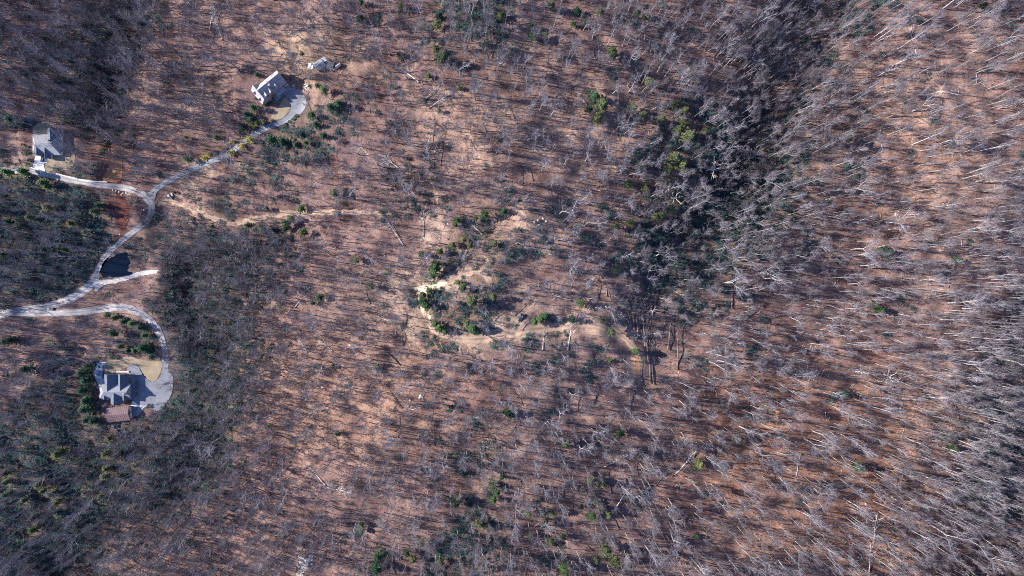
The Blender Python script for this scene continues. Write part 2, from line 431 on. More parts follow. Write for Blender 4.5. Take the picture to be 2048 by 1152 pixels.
def sheet(name, poly, m, lift=.10, step=2.0, soft=6.0, kind='structure', round_=True, thick=None, h=None):
    """fill a photo-pixel polygon with a draped grid sheet; boundary follows the polygon smoothly"""
    P0 = np.array(poly, float)
    if round_:
        c = np.vstack([P0, P0[:1]]); q = np.vstack([P0[-1:], c, P0[1:2]]); out = []
        for i in range(1, len(q) - 2):
            for t in np.linspace(0, 1, 8, endpoint=False):
                out.append(.5*(2*q[i] + (q[i+1]-q[i-1])*t + (2*q[i-1]-5*q[i]+4*q[i+1]-q[i+2])*t*t + (3*q[i]-q[i-1]-3*q[i+1]+q[i+2])*t**3))
        P0 = np.array(out)
    else:
        out = []
        for i in range(len(P0)):
            a, b = P0[i], P0[(i+1) % len(P0)]; k = max(1, int(np.hypot(*(b-a)) / 3))
            out += [a + (b-a) * j / k for j in range(k)]
        P0 = np.array(out)
    # rings shrinking towards the centroid are wrong for concave shapes; use a triangulated fill of boundary + inner grid
    from mathutils.geometry import delaunay_2d_cdt
    x0, y0 = P0.min(0); x1, y1 = P0.max(0)
    gx, gy = np.meshgrid(np.arange(x0, x1, step*1.5), np.arange(y0, y1, step*1.5)); g = np.stack([gx.ravel(), gy.ravel()], 1)
    def inside(p):
        r = np.zeros(len(p), bool); n = len(P0)
        for i in range(n):
            a, b = P0[i], P0[(i+1) % n]
            cnd = ((a[1] > p[:, 1]) != (b[1] > p[:, 1])) & (p[:, 0] < (b[0]-a[0]) * (p[:, 1]-a[1]) / (b[1]-a[1] + 1e-12) + a[0])
            r ^= cnd
        return r
    ring = [tuple(p) for p in P0] + [tuple(P0[0])]
    g = g[inside(g)]
    if len(g):
        d, _ = seg_dist(g[:, 0], g[:, 1], ring); g = g[d > 1.0]
    allp = np.vstack([P0, g]) if len(g) else P0
    n = len(P0)
    v2, _, tris, *_ = delaunay_2d_cdt([Vector(p) for p in allp], [(i, (i+1) % n) for i in range(n)], [], 1, 1e-6)
    V = np.array([tuple(v) for v in v2]); d, _ = seg_dist(V[:, 0], V[:, 1], ring)
    P = at(V[:, 0], V[:, 1], lift)
    if h is not None: P[:, 2] = h
    tris = [tuple(reversed(t)) for t in tris]
    me = mesh(name, P, tris, [m], smooth=True)
    if me.polygons and sum(p.normal.z for p in me.polygons) < 0: me.flip_normals()
    add_attr(me, 'rim', np.clip(d / soft, 0, 1)); add_attr(me, 'across', np.full(len(V), .25))
    o = link(name, me)
    if kind: o['kind'] = kind
    return o

Z1 = lambda pts: [(40 + x/8.864, 220 + y/8.864) for x, y in pts]
Z2 = lambda pts: [(480 + x/7.2, 100 + y/7.2) for x, y in pts]
Z3 = lambda pts: [(170 + x/6.4, 700 + y/6.4) for x, y in pts]
ZP = lambda pts: [(160 + x/8.228, 470 + y/8.228) for x, y in pts]

ribbon('gravel_road', [(-60,332,13),(0,340,12),(60,343,13),(130,357,13),(200,370,13),(250,376,13),(280,386,14),(298,402,17),(303,422,16),(292,444,13),(262,467,12),(238,487,12),(215,508,14),(199,535,14),(187,562,18),(165,583,19),(130,602,17),(95,612,14),(50,619,14),(0,629,18),(-60,640,18)], M['gravel'], .16)
ribbon('driveway', [(300,396,20),(309,382,14),(322,371,12),(350,355,11),(400,332,11),(440,316,11),(470,299,11),(500,275,12),(530,257,12),(555,248,12),(575,238,12),(587,222,15),(590,205,18)], M['asphalt'], .22)
ribbon('lower_driveway', [(20,625,14),(60,626,15),(110,626,14),(160,624,15),(205,618,15),(240,614,16),(270,621,16),(298,638,15),(316,660,14),(326,685,13),(331,712,13),(331,745,14)], M['gravel'], .24)
ribbon('gravel_spur', [(182,578,26),(205,566,14),(230,562,10),(255,556,10),(280,548,11),(302,544,10),(325,543,6)], M['white_gravel'], .20, soft=4.0, fade=10.0)
ribbon('dirt_track', [(303,416,16),(316,408,14),(332,403,12),(348,404,12),(375,414,12),(400,425,14),(430,438,14),(465,447,15),(500,441,15),(530,434,15),(560,428,14),(600,426,14),(650,425,12),(700,424,12),(750,426,10),(790,428,6)], M['dirt'], .15, soft=3.2, fade=14.0, wob_w=.3)
ribbon('forest_track', [(846,618,10),(856,645,12),(880,668,14),(915,677,18),(955,678,22),(1000,672,24),(1050,660,24),(1100,655,22),(1150,649,20),(1180,648,19),(1215,658,18),(1245,673,16),(1265,693,16),(1277,722,17),(1275,750,14),(1257,771,10),(1236,784,7)], M['dirt'], .18, soft=2.6, fade=5.0, wob_w=.25)
ribbon('clay_bank', [(1268,705,8),(1275,722,11),(1276,742,11),(1271,762,7)], M['clay'], .26, soft=5.0, fade=14.0, wob_w=.3)
ribbon('forest_loop_track', [(828,578,12),(850,580,14),(880,573,16),(910,560,14),(935,548,12),(960,545,14),(978,560,14),(978,585,12),(960,610,8)], M['dirt'], .14, soft=5.0, fade=14.0, wob_w=.3)
ribbon('straight_cut_track', [(895,466,5),(880,486,5),(862,508,6),(845,530,7),(832,552,9),(826,575,10)], M['dirt'], .12, soft=5.0, fade=14.0, wob_w=.3)
ribbon('old_forest_track', [(1233,120,6),(1236,180,8),(1236,260,6),(1237,330,5)], M['dirt'], .12, soft=5.0, fade=14.0, wob_w=.3)
ribbon('footpath', [(855,340,8),(866,370,9),(874,395,8),(878,420,5)], M['dirt'], .12, soft=5.0, fade=14.0, wob_w=.3)

sheet('lawn', Z1([(225,330),(330,225),(480,210),(600,270),(760,400),(870,510),(940,700),(985,800),(975,900),(940,1010),(900,1080),(760,1075),(650,1110),(560,1120),(460,1085),(430,1000),(440,920),(300,850),(210,760),(225,520)]), M['lawn'], .10)
sheet('lawn', Z3([(222,215),(270,150),(420,112),(560,75),(700,112),(860,140),(985,150),(978,260),(950,340),(900,402),(850,405),(790,370),(740,300),(700,235),(655,182),(560,215),(470,250),(425,292),(330,305),(245,300)]), M['lawn'], .10)
sheet('lawn', Z2([(560,795),(610,720),(650,668),(690,700),(728,760),(725,850),(680,920),(620,985),(520,1010),(450,980),(470,900),(520,840)]), M['lawn'], .10)
sheet('parking_court', Z2([(660,560),(760,540),(880,590),(950,690),(960,790),(900,900),(840,930),(790,905),(745,880),(735,790),(700,700),(640,650)]), M['court'], .27)
sheet('parking_court', Z3([(540,225),(600,195),(655,183),(700,235),(745,310),(800,375),(850,402),(910,395),(960,330),(985,230),(1000,110),(1058,110),(1060,250),(1130,330),(1130,480),(1100,590),(1030,700),(950,775),(870,760),(790,722),(690,712),(640,660),(560,610),(550,400)]), M['court'], .27)
sheet('concrete_drive', Z1([(285,810),(400,830),(512,868),(505,900),(490,930),(440,942),(425,975),(448,1085),(330,1060),(188,1030),(230,985),(255,930),(265,870)]), M['concrete'], .28, round_=False)
sheet('stone_patio', Z3([(135,365),(300,365),(310,520),(185,480)]), M['concrete_grey'], .22, round_=False)
sheet('white_patio', Z3([(120,152),(272,150),(240,185),(222,215),(228,265),(236,290),(215,372),(140,372),(107,268),(132,235)]), M['concrete'], .20, round_=False)
sheet('garage_apron', Z3([(578,724),(645,712),(745,724),(742,775),(690,835),(590,868)]), M['court'], .25, round_=False)
sheet('concrete_walk', Z3([(618,650),(640,662),(690,708),(790,714),(738,752),(742,722),(640,722),(585,712)]), M['concrete'], .31, round_=False)
sheet('red_clay_bank', [(232,352),(246,360),(255,395),(262,430),(258,455),(240,470),(228,440),(226,400)], mat('red_clay', soft_sheet_mat((.065, .017, .013), (.14, .045, .032), .9, .8)), .10, soft=16)
sheet('orange_clay_clearing', [(222,290),(236,285),(243,310),(246,345),(238,364),(205,362),(210,345),(220,322)], mat('orange_bare_soil', soft_sheet_mat((.36, .15, .065), (.56, .29, .15), .3, .6)), .12, soft=7)
sheet('pond_bank', ZP([(320,600),(380,440),(460,360),(560,310),(650,268),(780,240),(840,320),(860,400),(880,480),(960,500),(1000,560),(960,640),(860,700),(700,720),(540,730),(420,735),(340,700)]), mat('pond_mud', soft_sheet_mat((.10, .07, .05), (.24, .17, .13), .5, .7)), .16, soft=4)
sheet('pond', ZP([(352,600),(372,540),(412,470),(440,430),(480,395),(520,372),(566,352),(590,322),(640,306),(700,298),(745,282),(782,300),(790,335),(782,370),(806,400),(830,440),(822,480),(790,505),(802,545),(778,575),(800,600),(850,610),(862,640),(800,658),(730,672),(660,684),(600,690),(540,700),(480,690),(430,702),(380,690),(356,650)]), M['water'], .3)['kind'] = 'structure'
sheet('pale_rock_slab', [(594,1122),(600,1110),(612,1114),(622,1104),(628,1118),(619,1132),(628,1146),(612,1143),(602,1158),(590,1148),(600,1134)], mat('pale_slab', soft_sheet_mat((.20, .17, .14), (.62, .57, .50), .35, .9)), .2, soft=8)
sheet('sandy_bank', [(826,578),(842,583),(860,590),(868,580),(884,574),(896,566),(884,563),(864,566),(846,570)], mat('pale_sand', soft_sheet_mat((.52, .40, .24), (.76, .64, .42), .5, .6)), .17, soft=4)
sheet('sandy_bank', [(836,590),(846,600),(850,625),(862,628),(860,642),(850,640),(838,612)], bpy.data.materials['pale_sand'], .17, soft=4)

# ---------------------------------------------------------------- buildings
M['shingle_grey'] = mat('weathered_shingles', mottled((.23, .23, .24), (.36, .355, .355), 1.2, .85))
M['shingle_pale'] = mat('pale_shingles', mottled((.26, .245, .24), (.46, .43, .41), .9, .85))
M['shingle_slate'] = mat('slate_shingles', mottled((.085, .10, .125), (.15, .17, .20), 1.1, .85))
M['metal_pink'] = mat('dull_red_metal_roof', mottled((.165, .105, .10), (.225, .15, .145), .4, .75))
M['wall_white'] = mat('white_siding', mottled((.66, .65, .62), (.76, .75, .72), 1.0))
M['wall_tan'] = mat('tan_siding', mottled((.32, .25, .18), (.42, .34, .25), 1.0))
M['wall_wood'] = mat('brown_siding', mottled((.16, .10, .07), (.24, .16, .11), 1.0))
M['stone'] = mat('stone', mottled((.28, .26, .24), (.52, .49, .45), 1.5, .9, .05))
M['pale_stone'] = mat('pale_stone', mottled((.50, .46, .40), (.74, .70, .63), 1.0, .9, .05))
M['trim'] = mat('white_trim', color=(.78, .78, .76), rough=.6)
M['glass'] = mat('window_glass', color=(.03, .045, .06), rough=.08, spec=.6)
M['dark'] = mat('dark_metal', color=(.03, .03, .035), rough=.5)
M['slateblue'] = mat('blue_shed_roof', mottled((.06, .11, .16), (.09, .15, .21), .8, .7))
M['red_tile'] = mat('brick', mottled((.25, .12, .08), (.36, .19, .13), 1.5))

class Site:
    """local metre frame at a photo pixel; L(px,py,h) gives the local xy of the point at height h seen at that pixel"""
    def __init__(s, px, py, name, label, cat, rot=0.0):
        p = at(px, py); s.o = p; s.rot = rot
        s.root = empty(name, tuple(p), rot, label=label, cat=cat)
        s.d = CAMH - p[2]
    def L(s, px, py, h=0):
        d = s.d - h; x = (px - 1024) / FPX * d - s.o[0]; y = (576 - py) / FPX * d - s.o[1]
        c, n = math.cos(-s.rot), math.sin(-s.rot); return (c*x - n*y, n*x + c*y)

def roof_mesh(mb, x0, y0, x1, y1, ev, rd, axis='x', h0=0.0, h1=0.0, th=.22):
    """gable (h=0) or hipped end (h=inset metres) roof over the rectangle, eave height ev, ridge height rd"""
    if axis == 'x':
        ym = (y0 + y1) / 2; r0 = (x0 + h0, ym); r1 = (x1 - h1, ym); c = [(x0,y0),(x1,y0),(x1,y1),(x0,y1)]
        vs = [(*p, ev) for p in c] + [(*r0, rd), (*r1, rd)] + [(*p, ev - th) for p in c]
        fs = [(0,1,5,4),(2,3,4,5),(3,0,4),(1,2,5),(6,7,1,0),(7,8,2,1),(8,9,3,2),(9,6,0,3),(9,8,7,6)]
    else:
        xm = (x0 + x1) / 2; r0 = (xm, y0 + h0); r1 = (xm, y1 - h1); c = [(x0,y0),(x1,y0),(x1,y1),(x0,y1)]
        vs = [(*p, ev) for p in c] + [(*r0, rd), (*r1, rd)] + [(*p, ev - th) for p in c]
        fs = [(0,1,4),(1,2,5,4),(2,3,5),(3,0,4,5),(6,7,1,0),(7,8,2,1),(8,9,3,2),(9,6,0,3),(9,8,7,6)]
    mb.add(vs, fs)

def house_block(site, x0, y0, x1, y1, ev, rd, axis, roofmat, wallmat, h0=0, h1=0, over=.45, gable_wall=True, lbl=None):
    r = MB(); roof_mesh(r, x0, y0, x1, y1, ev, rd, axis, h0, h1); ro = r.build('roof', roofmat, site.root)
    w = MB(); w.box(x0+over, y0+over, -.8, x1-over, y1-over, ev-.225)
    wo = w.build('wall', wallmat, site.root)
    if lbl: ro['label'] = lbl
    return ro, wo

def window(site, x, y, z, face, w=1.1, h=1.3):
    """face: '+x','-x','+y','-y'"""
    f = MB(); g = MB(); t = .06
    def b(m, a0, a1, z0, z1, o0, o1):
        if face[1] == 'x':
            s = 1 if face[0] == '+' else -1
            m.box(min(x+s*o0, x+s*o1), a0+y, z0, max(x+s*o0, x+s*o1), a1+y, z1)
        else:
            s = 1 if face[0] == '+' else -1
            m.box(a0+x, min(y+s*o0, y+s*o1), z0, a1+x, max(y+s*o0, y+s*o1), z1)
    b(f, -w/2-.1, w/2+.1, z-.1, z, .003, t); b(f, -w/2-.1, w/2+.1, z+h, z+h+.1, .003, t)
    b(f, -w/2-.1, -w/2, z, z+h, .003, t); b(f, w/2, w/2+.1, z, z+h, .003, t)
    fo = f.build('window', M['trim'], site.root); b(g, -w/2, w/2, z, z+h, .004, .03); g.build('pane', M['glass'], fo)

def box_part(site, name, x0, y0, z0, x1, y1, z1, m, parent=None):
    mb = MB(); mb.box(x0, y0, z0, x1, y1, z1); return mb.build(name, m, parent or site.root)

def panel(name, parent, pts, m, th=.12):
    """thin solid polygon panel, pts 3-D"""
    n = len(pts); mb = MB(); lo = [(p[0], p[1], p[2]-th) for p in pts]
    mb.add(list(pts) + lo, [tuple(range(n)), tuple(range(2*n-1, n-1, -1))] + [(i, n+i, n+(i+1) % n, (i+1) % n) for i in range(n)])
    return mb.build(name, m, parent)

# --- house by the gravel road, grey hip roof
S = Site(93, 289, 'house', 'grey hip-roofed house with white concrete drive beside the gravel road', 'house')
q = lambda X, Y, h: S.L(40 + X/8.864, 220 + Y/8.864, h)
a = q(225, 800, 3.0); b = q(725, 430, 3.0)
house_block(S, a[0], a[1], b[0], b[1], 3.0, 7.4, 'x', M['shingle_grey'], M['wall_white'], 4.5, 4.2)
cN = q(488, 330, 3.1); dN = q(716, 560, 3.1)
house_block(S, cN[0], (a[1]+b[1])/2 + .6, dN[0], cN[1], 3.1, 6.9, 'y', M['shingle_slate'], M['wall_white'])
cW = q(268, 795, 3.05); dW = q(425, 600, 3.05)
house_block(S, cW[0], cW[1]-.3, dW[0], (a[1]+b[1])/2 - .8, 3.05, 6.2, 'y', M['shingle_slate'], M['wall_white'])
cM = q(425, 860, 3.1); dM = q(545, 640, 3.1)
house_block(S, cM[0]+.15, cM[1], dM[0], (a[1]+b[1])/2 - 1.2, 3.1, 6.0, 'y', M['shingle_slate'], M['wall_white'])
box_part(S, 'garage_door', cW[0]+1.0, cW[1]+.12, 0, dW[0]-1.0, cW[1]+.18, 2.3, M['trim'])
for k in range(3): window(S, b[0]-.45, a[1] + 3 + k*3.2, 1.0, '+x')
window(S, dN[0]-.45, cN[1]-3, 1.0, '+x'); window(S, (cN[0]+dN[0])/2, cN[1]-.45, 1.0, '+y')
box_part(S, 'chimney', b[0]-6.0, a[1]+8.5, 5.5, b[0]-5.2, a[1]+9.4, 8.0, M['stone'])
box_part(S, 'door', (cM[0]+dM[0])/2-.5, cM[1]+.39, .1, (cM[0]+dM[0])/2+.5, cM[1]+.45, 2.2, M['wall_wood'])
for (X, Y) in ((722, 545), (708, 632)):
    p = q(X, Y, .4); mb = MB(); mb.box(p[0]+.2, p[1]-.5, -.5, p[0]+1.2, p[1]+.5, .75); mb.tube([(p[0]+.7, p[1], .7), (p[0]+.7, p[1], .95)], [.35, .3], 8, cap=True)
    o = mb.build('heat_pump', M['trim'], S.root)
# --- small blue-grey shed
S = Site(62, 243, 'garden_shed', 'small blue-grey roofed shed at the top corner of the lawn', 'shed', R(-6))
house_block(S, -2.7, -1.8, 2.7, 1.8, 2.4, 3.6, 'x', M['slateblue'], M['wall_wood'], over=.2)
box_part(S, 'door', -.6, -1.66, 0, .6, -1.61, 2.0, M['trim'])
# --- retaining wall by the lawn
mb = MB(); P = spline([(112,340.5,0),(122,341,0),(134,343.5,0),(146,346,0)], 2); W3 = at(P[:,0], P[:,1])
for i in range(len(W3)-1):
    a_, b_ = W3[i], W3[i+1]; z0 = min(a_[2], b_[2]) - .6; z1 = a_[2] + 1.3; dx, dy = b_[0]-a_[0], b_[1]-a_[1]; L_ = math.hypot(dx, dy); nx_, ny_ = -dy/L_*.22, dx/L_*.22
    mb.add([(a_[0]-nx_,a_[1]-ny_,z0),(b_[0]-nx_,b_[1]-ny_,z0),(b_[0]+nx_,b_[1]+ny_,z0),(a_[0]+nx_,a_[1]+ny_,z0),(a_[0]-nx_,a_[1]-ny_,z1),(b_[0]-nx_,b_[1]-ny_,z1),(b_[0]+nx_,b_[1]+ny_,z1),(a_[0]+nx_,a_[1]+ny_,z1)],
           [(3,2,1,0),(4,5,6,7),(0,1,5,4),(1,2,6,5),(2,3,7,6),(3,0,4,7)])
tag(mb.build('retaining_wall', M['wall_wood']), 'low dark retaining wall along the bottom edge of the lawn', 'wall')
def curb(name, pts, w, h, m, label, cat):
    mb = MB(); P = spline([(*p, 0) for p in pts], 2.5); W3 = at(P[:,0], P[:,1])
    T = np.gradient(W3[:, :2], axis=0); T /= np.linalg.norm(T, axis=1)[:, None]; n_ = len(W3)
    vs = []
    for i in range(n_):
        nx_, ny_ = -T[i,1]*w/2, T[i,0]*w/2; x, y, z = W3[i]
        vs += [(x-nx_,y-ny_,z-.4),(x+nx_,y+ny_,z-.4),(x+nx_,y+ny_,z+h),(x-nx_,y-ny_,z+h)]
    fs = [(0,1,2,3), tuple(4*(n_-1)+k for k in (3,2,1,0))]
    for i in range(n_-1): fs += [(4*i+k, 4*i+4+k, 4*i+4+(k+1) % 4, 4*i+(k+1) % 4) for k in range(4)]
    mb.add(vs, fs); return tag(mb.build(name, m), label, cat)
curb('retaining_wall', [(114,347.5),(135,353),(160,359),(185,363),(215,364.5)], .8, .9, M['pale_stone'], 'long pale concrete retaining wall on the bank above the gravel road', 'wall')

# --- upper house with pale roof, at the end of the driveway
S = Site(542, 178, 'house', 'long pale-roofed house with dormers at the end of the upper driveway', 'house', R(39))
q = lambda X, Y, h: S.L(480 + X/7.2, 100 + Y/7.2, h)
EV = 4.6; RD = 10.6
A_ = q(530, 290, EV); B_ = q(690, 482, EV); C_ = q(165, 585, EV); D_ = q(322, 790, EV)
x0 = (C_[0] + D_[0]) / 2; x1 = (A_[0] + B_[0]) / 2; y0 = (B_[1] + D_[1]) / 2; y1 = (A_[1] + C_[1]) / 2
ym = (y0 + y1) / 2
house_block(S, x0+3.4, y0+1.2, x1, y1, EV, RD, 'x', M['shingle_pale'], M['wall_tan'])
house_block(S, x0, y0, x0+6.8, y1+.3, EV+.05, 8.9, 'y', M['shingle_pale'], M['wall_tan'])
def dormer(S, cx, cy, w, l, zb, zt, direc, rm, wm):
    """gabled dormer box, ridge along y; direc +1 faces +y"""
    w_ = MB(); w_.box(cx-w/2+.15, min(cy, cy+direc*l)+.0, zb-2.2, cx+w/2-.15, max(cy, cy+direc*l)-.0, zb-.2); d = w_.build('dormer', wm, S.root)
    r_ = MB(); yy0, yy1 = sorted((cy - direc*.3, cy + direc*(l+.3))); roof_mesh(r_, cx-w/2, yy0, cx+w/2, yy1, zb, zt, 'y', th=.12); ro = r_.build('dormer_roof', rm, d)
    g = MB(); yy = cy + direc*(l+.004); g.box(cx-w*.22, min(yy, yy+direc*.03), zb-1.4, cx+w*.22, max(yy, yy+direc*.03), zb-.5); g.build('pane', M['glass'], d)
p = q(400, 480, 7.4); dormer(S, p[0], p[1]-1.5, 2.4, 2.2, 8.0, 8.9, 1, M['shingle_pale'], M['wall_tan'])
for (X, Y) in ((455, 600), (405, 668), (560, 560)):
    p = q(X, Y, 7); dormer(S, p[0], ym-1.2, 2.9, max(1.0, ym-1.2-(y0+1.4)), 7.2, 8.7, -1, M['shingle_pale'], M['wall_tan'])
for fy in (.27, .74):   # two dormers on the far slope of the cross wing
    cy = y0 + (y1 - y0) * fy; mb = MB(); mb.box(x0+.5, cy-.9, EV-.3, x0+2.6, cy+.9, 6.4); d = mb.build('dormer', M['wall_tan'], S.root)
    r_ = MB(); roof_mesh(r_, x0+.3, cy-1.1, x0+3.2, cy+1.1, 6.4, 7.4, 'x', th=.12); r_.build('dormer_roof', M['shingle_pale'], d)
    g = MB(); g.box(x0+.46, cy-.5, 5.0, x0+.496, cy+.5, 6.0); g.build('pane', M['glass'], d)
p = q(430, 515, 9); box_part(S, 'chimney', p[0]-.6, p[1]-.5, 6.5, p[0]+.6, p[1]+.5, 11.0, M['stone'])
px0 = x0 + 10.5; panel('porch_roof', S.root, [(px0, y0-1.6, 3.0), (px0+6.5, y0-1.6, 3.0), (px0+6.5, y0+1.5, 3.9), (px0, y0+1.5, 3.9)], M['shingle_grey'])
for k in range(4): box_part(S, 'porch_post', px0+.1+k*2.05, y0-1.5, -.5, px0+.25+k*2.05, y0-1.35, 2.85, M['trim'])
box_part(S, 'deck', x0+8, y0-1.8, -.6, x1-.5, y0+1.55, .35, M['shingle_grey'])
box_part(S, 'gutter', px0+7.2, y0-.1, 4.0, x1+.1, y0+.1, 4.25, M['trim'])
for k in range(4): window(S, x0+8.5+k*3.1, y0+1.65, 1.2, '-y')
for k in range(3): window(S, x1-.45, ym-3+k*3, 1.4, '+x')
# --- outbuilding, tarp, sheds near the upper house
S = Site(643, 131, 'outbuilding', 'small grey outbuilding with a white lean-to beside a crumpled white tarp', 'shed', R(38))
house_block(S, -3.6, -2.6, 2.2, 2.6, 2.6, 4.0, 'x', M['shingle_grey'], M['wall_wood'], over=.25)
panel('lean_to_roof', S.root, [(2.0, -.4, 2.5), (4.6, -.4, 2.0), (4.6, 2.5, 2.0), (2.0, 2.5, 2.5)], M['trim'])
for y in (-.3, 2.3): box_part(S, 'post', 4.3, y, -.5, 4.45, y+.15, 1.85, M['wall_wood'])
panel('frame_roof', S.root, [(1.2, -5.6, 2.2), (6.0, -5.6, 2.2), (6.0, -1.0, 2.2), (1.2, -1.0, 2.2)], mat('dark_netting', mottled((.05, .055, .065), (.14, .14, .16), 2.5)), .06)
for x, y in ((1.3,-5.5),(5.8,-5.5),(5.8,-1.2),(1.3,-1.2)): box_part(S, 'post', x, y, -.5, x+.12, y+.12, 2.13, M['dark'])
S = Site(678, 133, 'lean_to_shed', 'tiny pale-roofed shed just east of the grey outbuilding', 'shed', R(36))
house_block(S, -1.7, -.9, 1.7, .9, 2.0, 2.6, 'x', M['shingle_pale'], M['wall_wood'], over=.12)
def crumple(name, px, py, rx, ry, rot, m, label, cat, hgt=.8):
    p = at(px, py); n = 22; mb = MB(); vs = []
    for j in range(n+1):
        for i in range(n+1):
            u, v = i/n*2-1, j/n*2-1; k = math.sqrt(max(0, 1 - .5*v*v)), math.sqrt(max(0, 1 - .5*u*u)); x = u*k[0]*rx*(1+.16*math.sin(5*v+1)); y = v*k[1]*ry*(1+.2*math.sin(4*u+2))
            z = hgt*(1-max(abs(u), abs(v))**3) * (.55+.3*math.sin(x*2.3+y)+.25*math.sin(y*3.1-x*1.7))
            vs.append((x*math.cos(rot)-y*math.sin(rot), x*math.sin(rot)+y*math.cos(rot), z + .12 if max(abs(u), abs(v)) < .99 else -.4))
    fs = [(j*(n+1)+i, j*(n+1)+i+1, (j+1)*(n+1)+i+1, (j+1)*(n+1)+i) for j in range(n) for i in range(n)]
    mb.add(vs, fs); o = mb.build(name, m); o.location = p; return tag(o, label, cat)
M['tarp'] = mat('white_sheeting', mottled((.62, .62, .63), (.8, .8, .8), 1.0, .5))
crumple('tarp', 623, 132, 2.6, 2.1, R(35), M['tarp'], 'crumpled white tarp on the ground beside the grey outbuilding', 'tarp', 1.0)

# --- lower house: many slate gables
S = Site(235, 782, 'house', 'large house of many dark slate gables beside the wide grey court', 'house')
q = lambda X, Y, h: S.L(170 + X/6.4, 700 + Y/6.4, h)
EV = 4.2
a = q(185, 625, EV); b = q(590, 430, EV)
house_block(S, a[0], a[1], b[0], b[1], EV, 8.6, 'x', M['shingle_grey'], M['wall_tan'], 5.0, 0.8, lbl='grey main roof running east to west')
ymid = (a[1] + b[1]) / 2
for (X0, X1, Y, rd) in ((245, 415, 310, 8.4), (418, 560, 308, 8.0)):
    c = q(X0, Y, EV); d = q(X1, Y, EV)
    house_block(S, c[0], ymid+.3, d[0], c[1], EV+.02, rd, 'y', M['shingle_slate'], M['wall_tan'])
for (X0, X1, Y, rd) in ((330, 490, 690, 8.2), (470, 580, 640, 7.0), (225, 312, 628, 6.6)):
    c = q(X0, Y, EV); d = q(X1, Y, EV)
    house_block(S, c[0], c[1], d[0], ymid-.4, EV+.03, rd, 'y', M['shingle_slate'], M['wall_tan'])
p = q(512, 560, 8); mb = MB(); mb.box(p[0]-.6, p[1]-.6, 5.5, p[0]+.6, p[1]+.6, 9.8); mb.tube([(p[0], p[1], 9.8), (p[0], p[1], 10.3)], [.2, .2], 8, cap=True); mb.build('chimney', M['stone'], S.root)
e = q(600, 600, 2.8); f_ = q(560, 300, 2.8)
panel('porch_roof', S.root, [(b[0]-.5, a[1]+.5, 3.6), (b[0]+2.0, a[1]+.5, 2.8), (b[0]+2.0, f_[1], 2.8), (b[0]-.5, f_[1], 3.6)], M['shingle_slate'])
for k in range(5): box_part(S, 'porch_post', b[0]+1.8, a[1]+.7+k*(f_[1]-a[1]-1.2)/4, -.5, b[0]+1.95, a[1]+.85+k*(f_[1]-a[1]-1.2)/4, 2.7, M['trim'])
for k in range(5): window(S, b[0]-.45, a[1]+1.5+k*1.9, 1.2, '+x', .9)
# north terrace wall, pale
box_part(S, 'terrace_wall', q(400, 300, 1)[0], q(400, 300, 1)[1]+.6, -.4, q(560, 300, 1)[0], q(400, 300, 1)[1]+1.6, 1.0, M['pale_stone'])
S2 = Site(236, 829, 'garage', 'detached garage with a dull pink metal roof below the slate-gabled house', 'garage', R(6))
q2 = lambda X, Y, h: S2.L(170 + X/6.4, 700 + Y/6.4, h)
xs_ = [q2(*p, 3.4) for p in ((270, 745), (560, 712), (582, 888), (292, 940))]
gx0 = (xs_[0][0] + xs_[3][0]) / 2; gx1 = (xs_[1][0] + xs_[2][0]) / 2; gy1 = (xs_[0][1] + xs_[1][1]) / 2; gy0 = (xs_[2][1] + xs_[3][1]) / 2
house_block(S2, gx0, gy0, gx1, gy1, 3.4, 5.6, 'x', M['metal_pink'], M['wall_tan'])
mb = MB()
for sgn in (-1, 1):
    for k in range(12):
        x = gx0 + .3 + k * (gx1 - gx0 - .6) / 11; gm = (gy0+gy1)/2; y_e = gy0 if sgn < 0 else gy1
        mb.add([(x-.03, gm, 5.6), (x+.03, gm, 5.6), (x+.03, y_e, 3.4), (x-.03, y_e, 3.4), (x-.03, gm, 5.66), (x+.03, gm, 5.66), (x+.03, y_e, 3.46), (x-.03, y_e, 3.46)], [(4,5,6,7),(0,3,7,4),(1,5,6,2),(2,6,7,3),(0,4,5,1)])
mb.build('roof_rib', M['metal_pink'], S2.root)['kind'] = 'stuff'
for k in range(2): box_part(S2, 'garage_door', gx1-.44, gy0+1.2+k*4.2, 0, gx1-.39, gy0+4.4+k*4.2, 2.4, M['trim'])
# patio furniture by the lower house
def pxl(X, Y): return 170 + X/6.4, 700 + Y/6.4
def ptable(X, Y, label):
    p = at(*pxl(X, Y), .2); r = empty('patio_table', p, label=label, cat='table')
    mb = MB(); mb.tube([(0,0,.72),(0,0,.76)], [.7,.7], 12, cap=True); mb.build('tabletop', M['dark'], r)
    mb = MB(); mb.tube([(0,0,0),(0,0,.72)], [.06,.06], 6, cap=True); mb.tube([(0,0,0),(0,0,.04)], [.35,.3], 10, cap=True); mb.build('pedestal', M['dark'], r)
def pchair(X, Y, rz, label):
    p = at(*pxl(X, Y), .2); r = empty('patio_chair', p, rz, label=label, cat='chair', group='dark chairs on the white patio')
    mb = MB(); mb.box(-.3,-.3,.4,.3,.3,.48); mb.build('seat', M['dark'], r)
    mb = MB(); mb.box(-.3,.25,.48,.3,.32,1.0); mb.build('backrest', M['dark'], r)
    for sx_ in (-.27,.22):
        for sy_ in (-.27,.22):
            mb = MB(); mb.box(sx_, sy_, 0, sx_+.05, sy_+.05, .4); mb.build('leg', M['dark'], r)
ptable(150, 185, 'round dark table on the top corner of the white patio'); ptable(190, 215, 'round dark table near the lawn edge of the white patio')
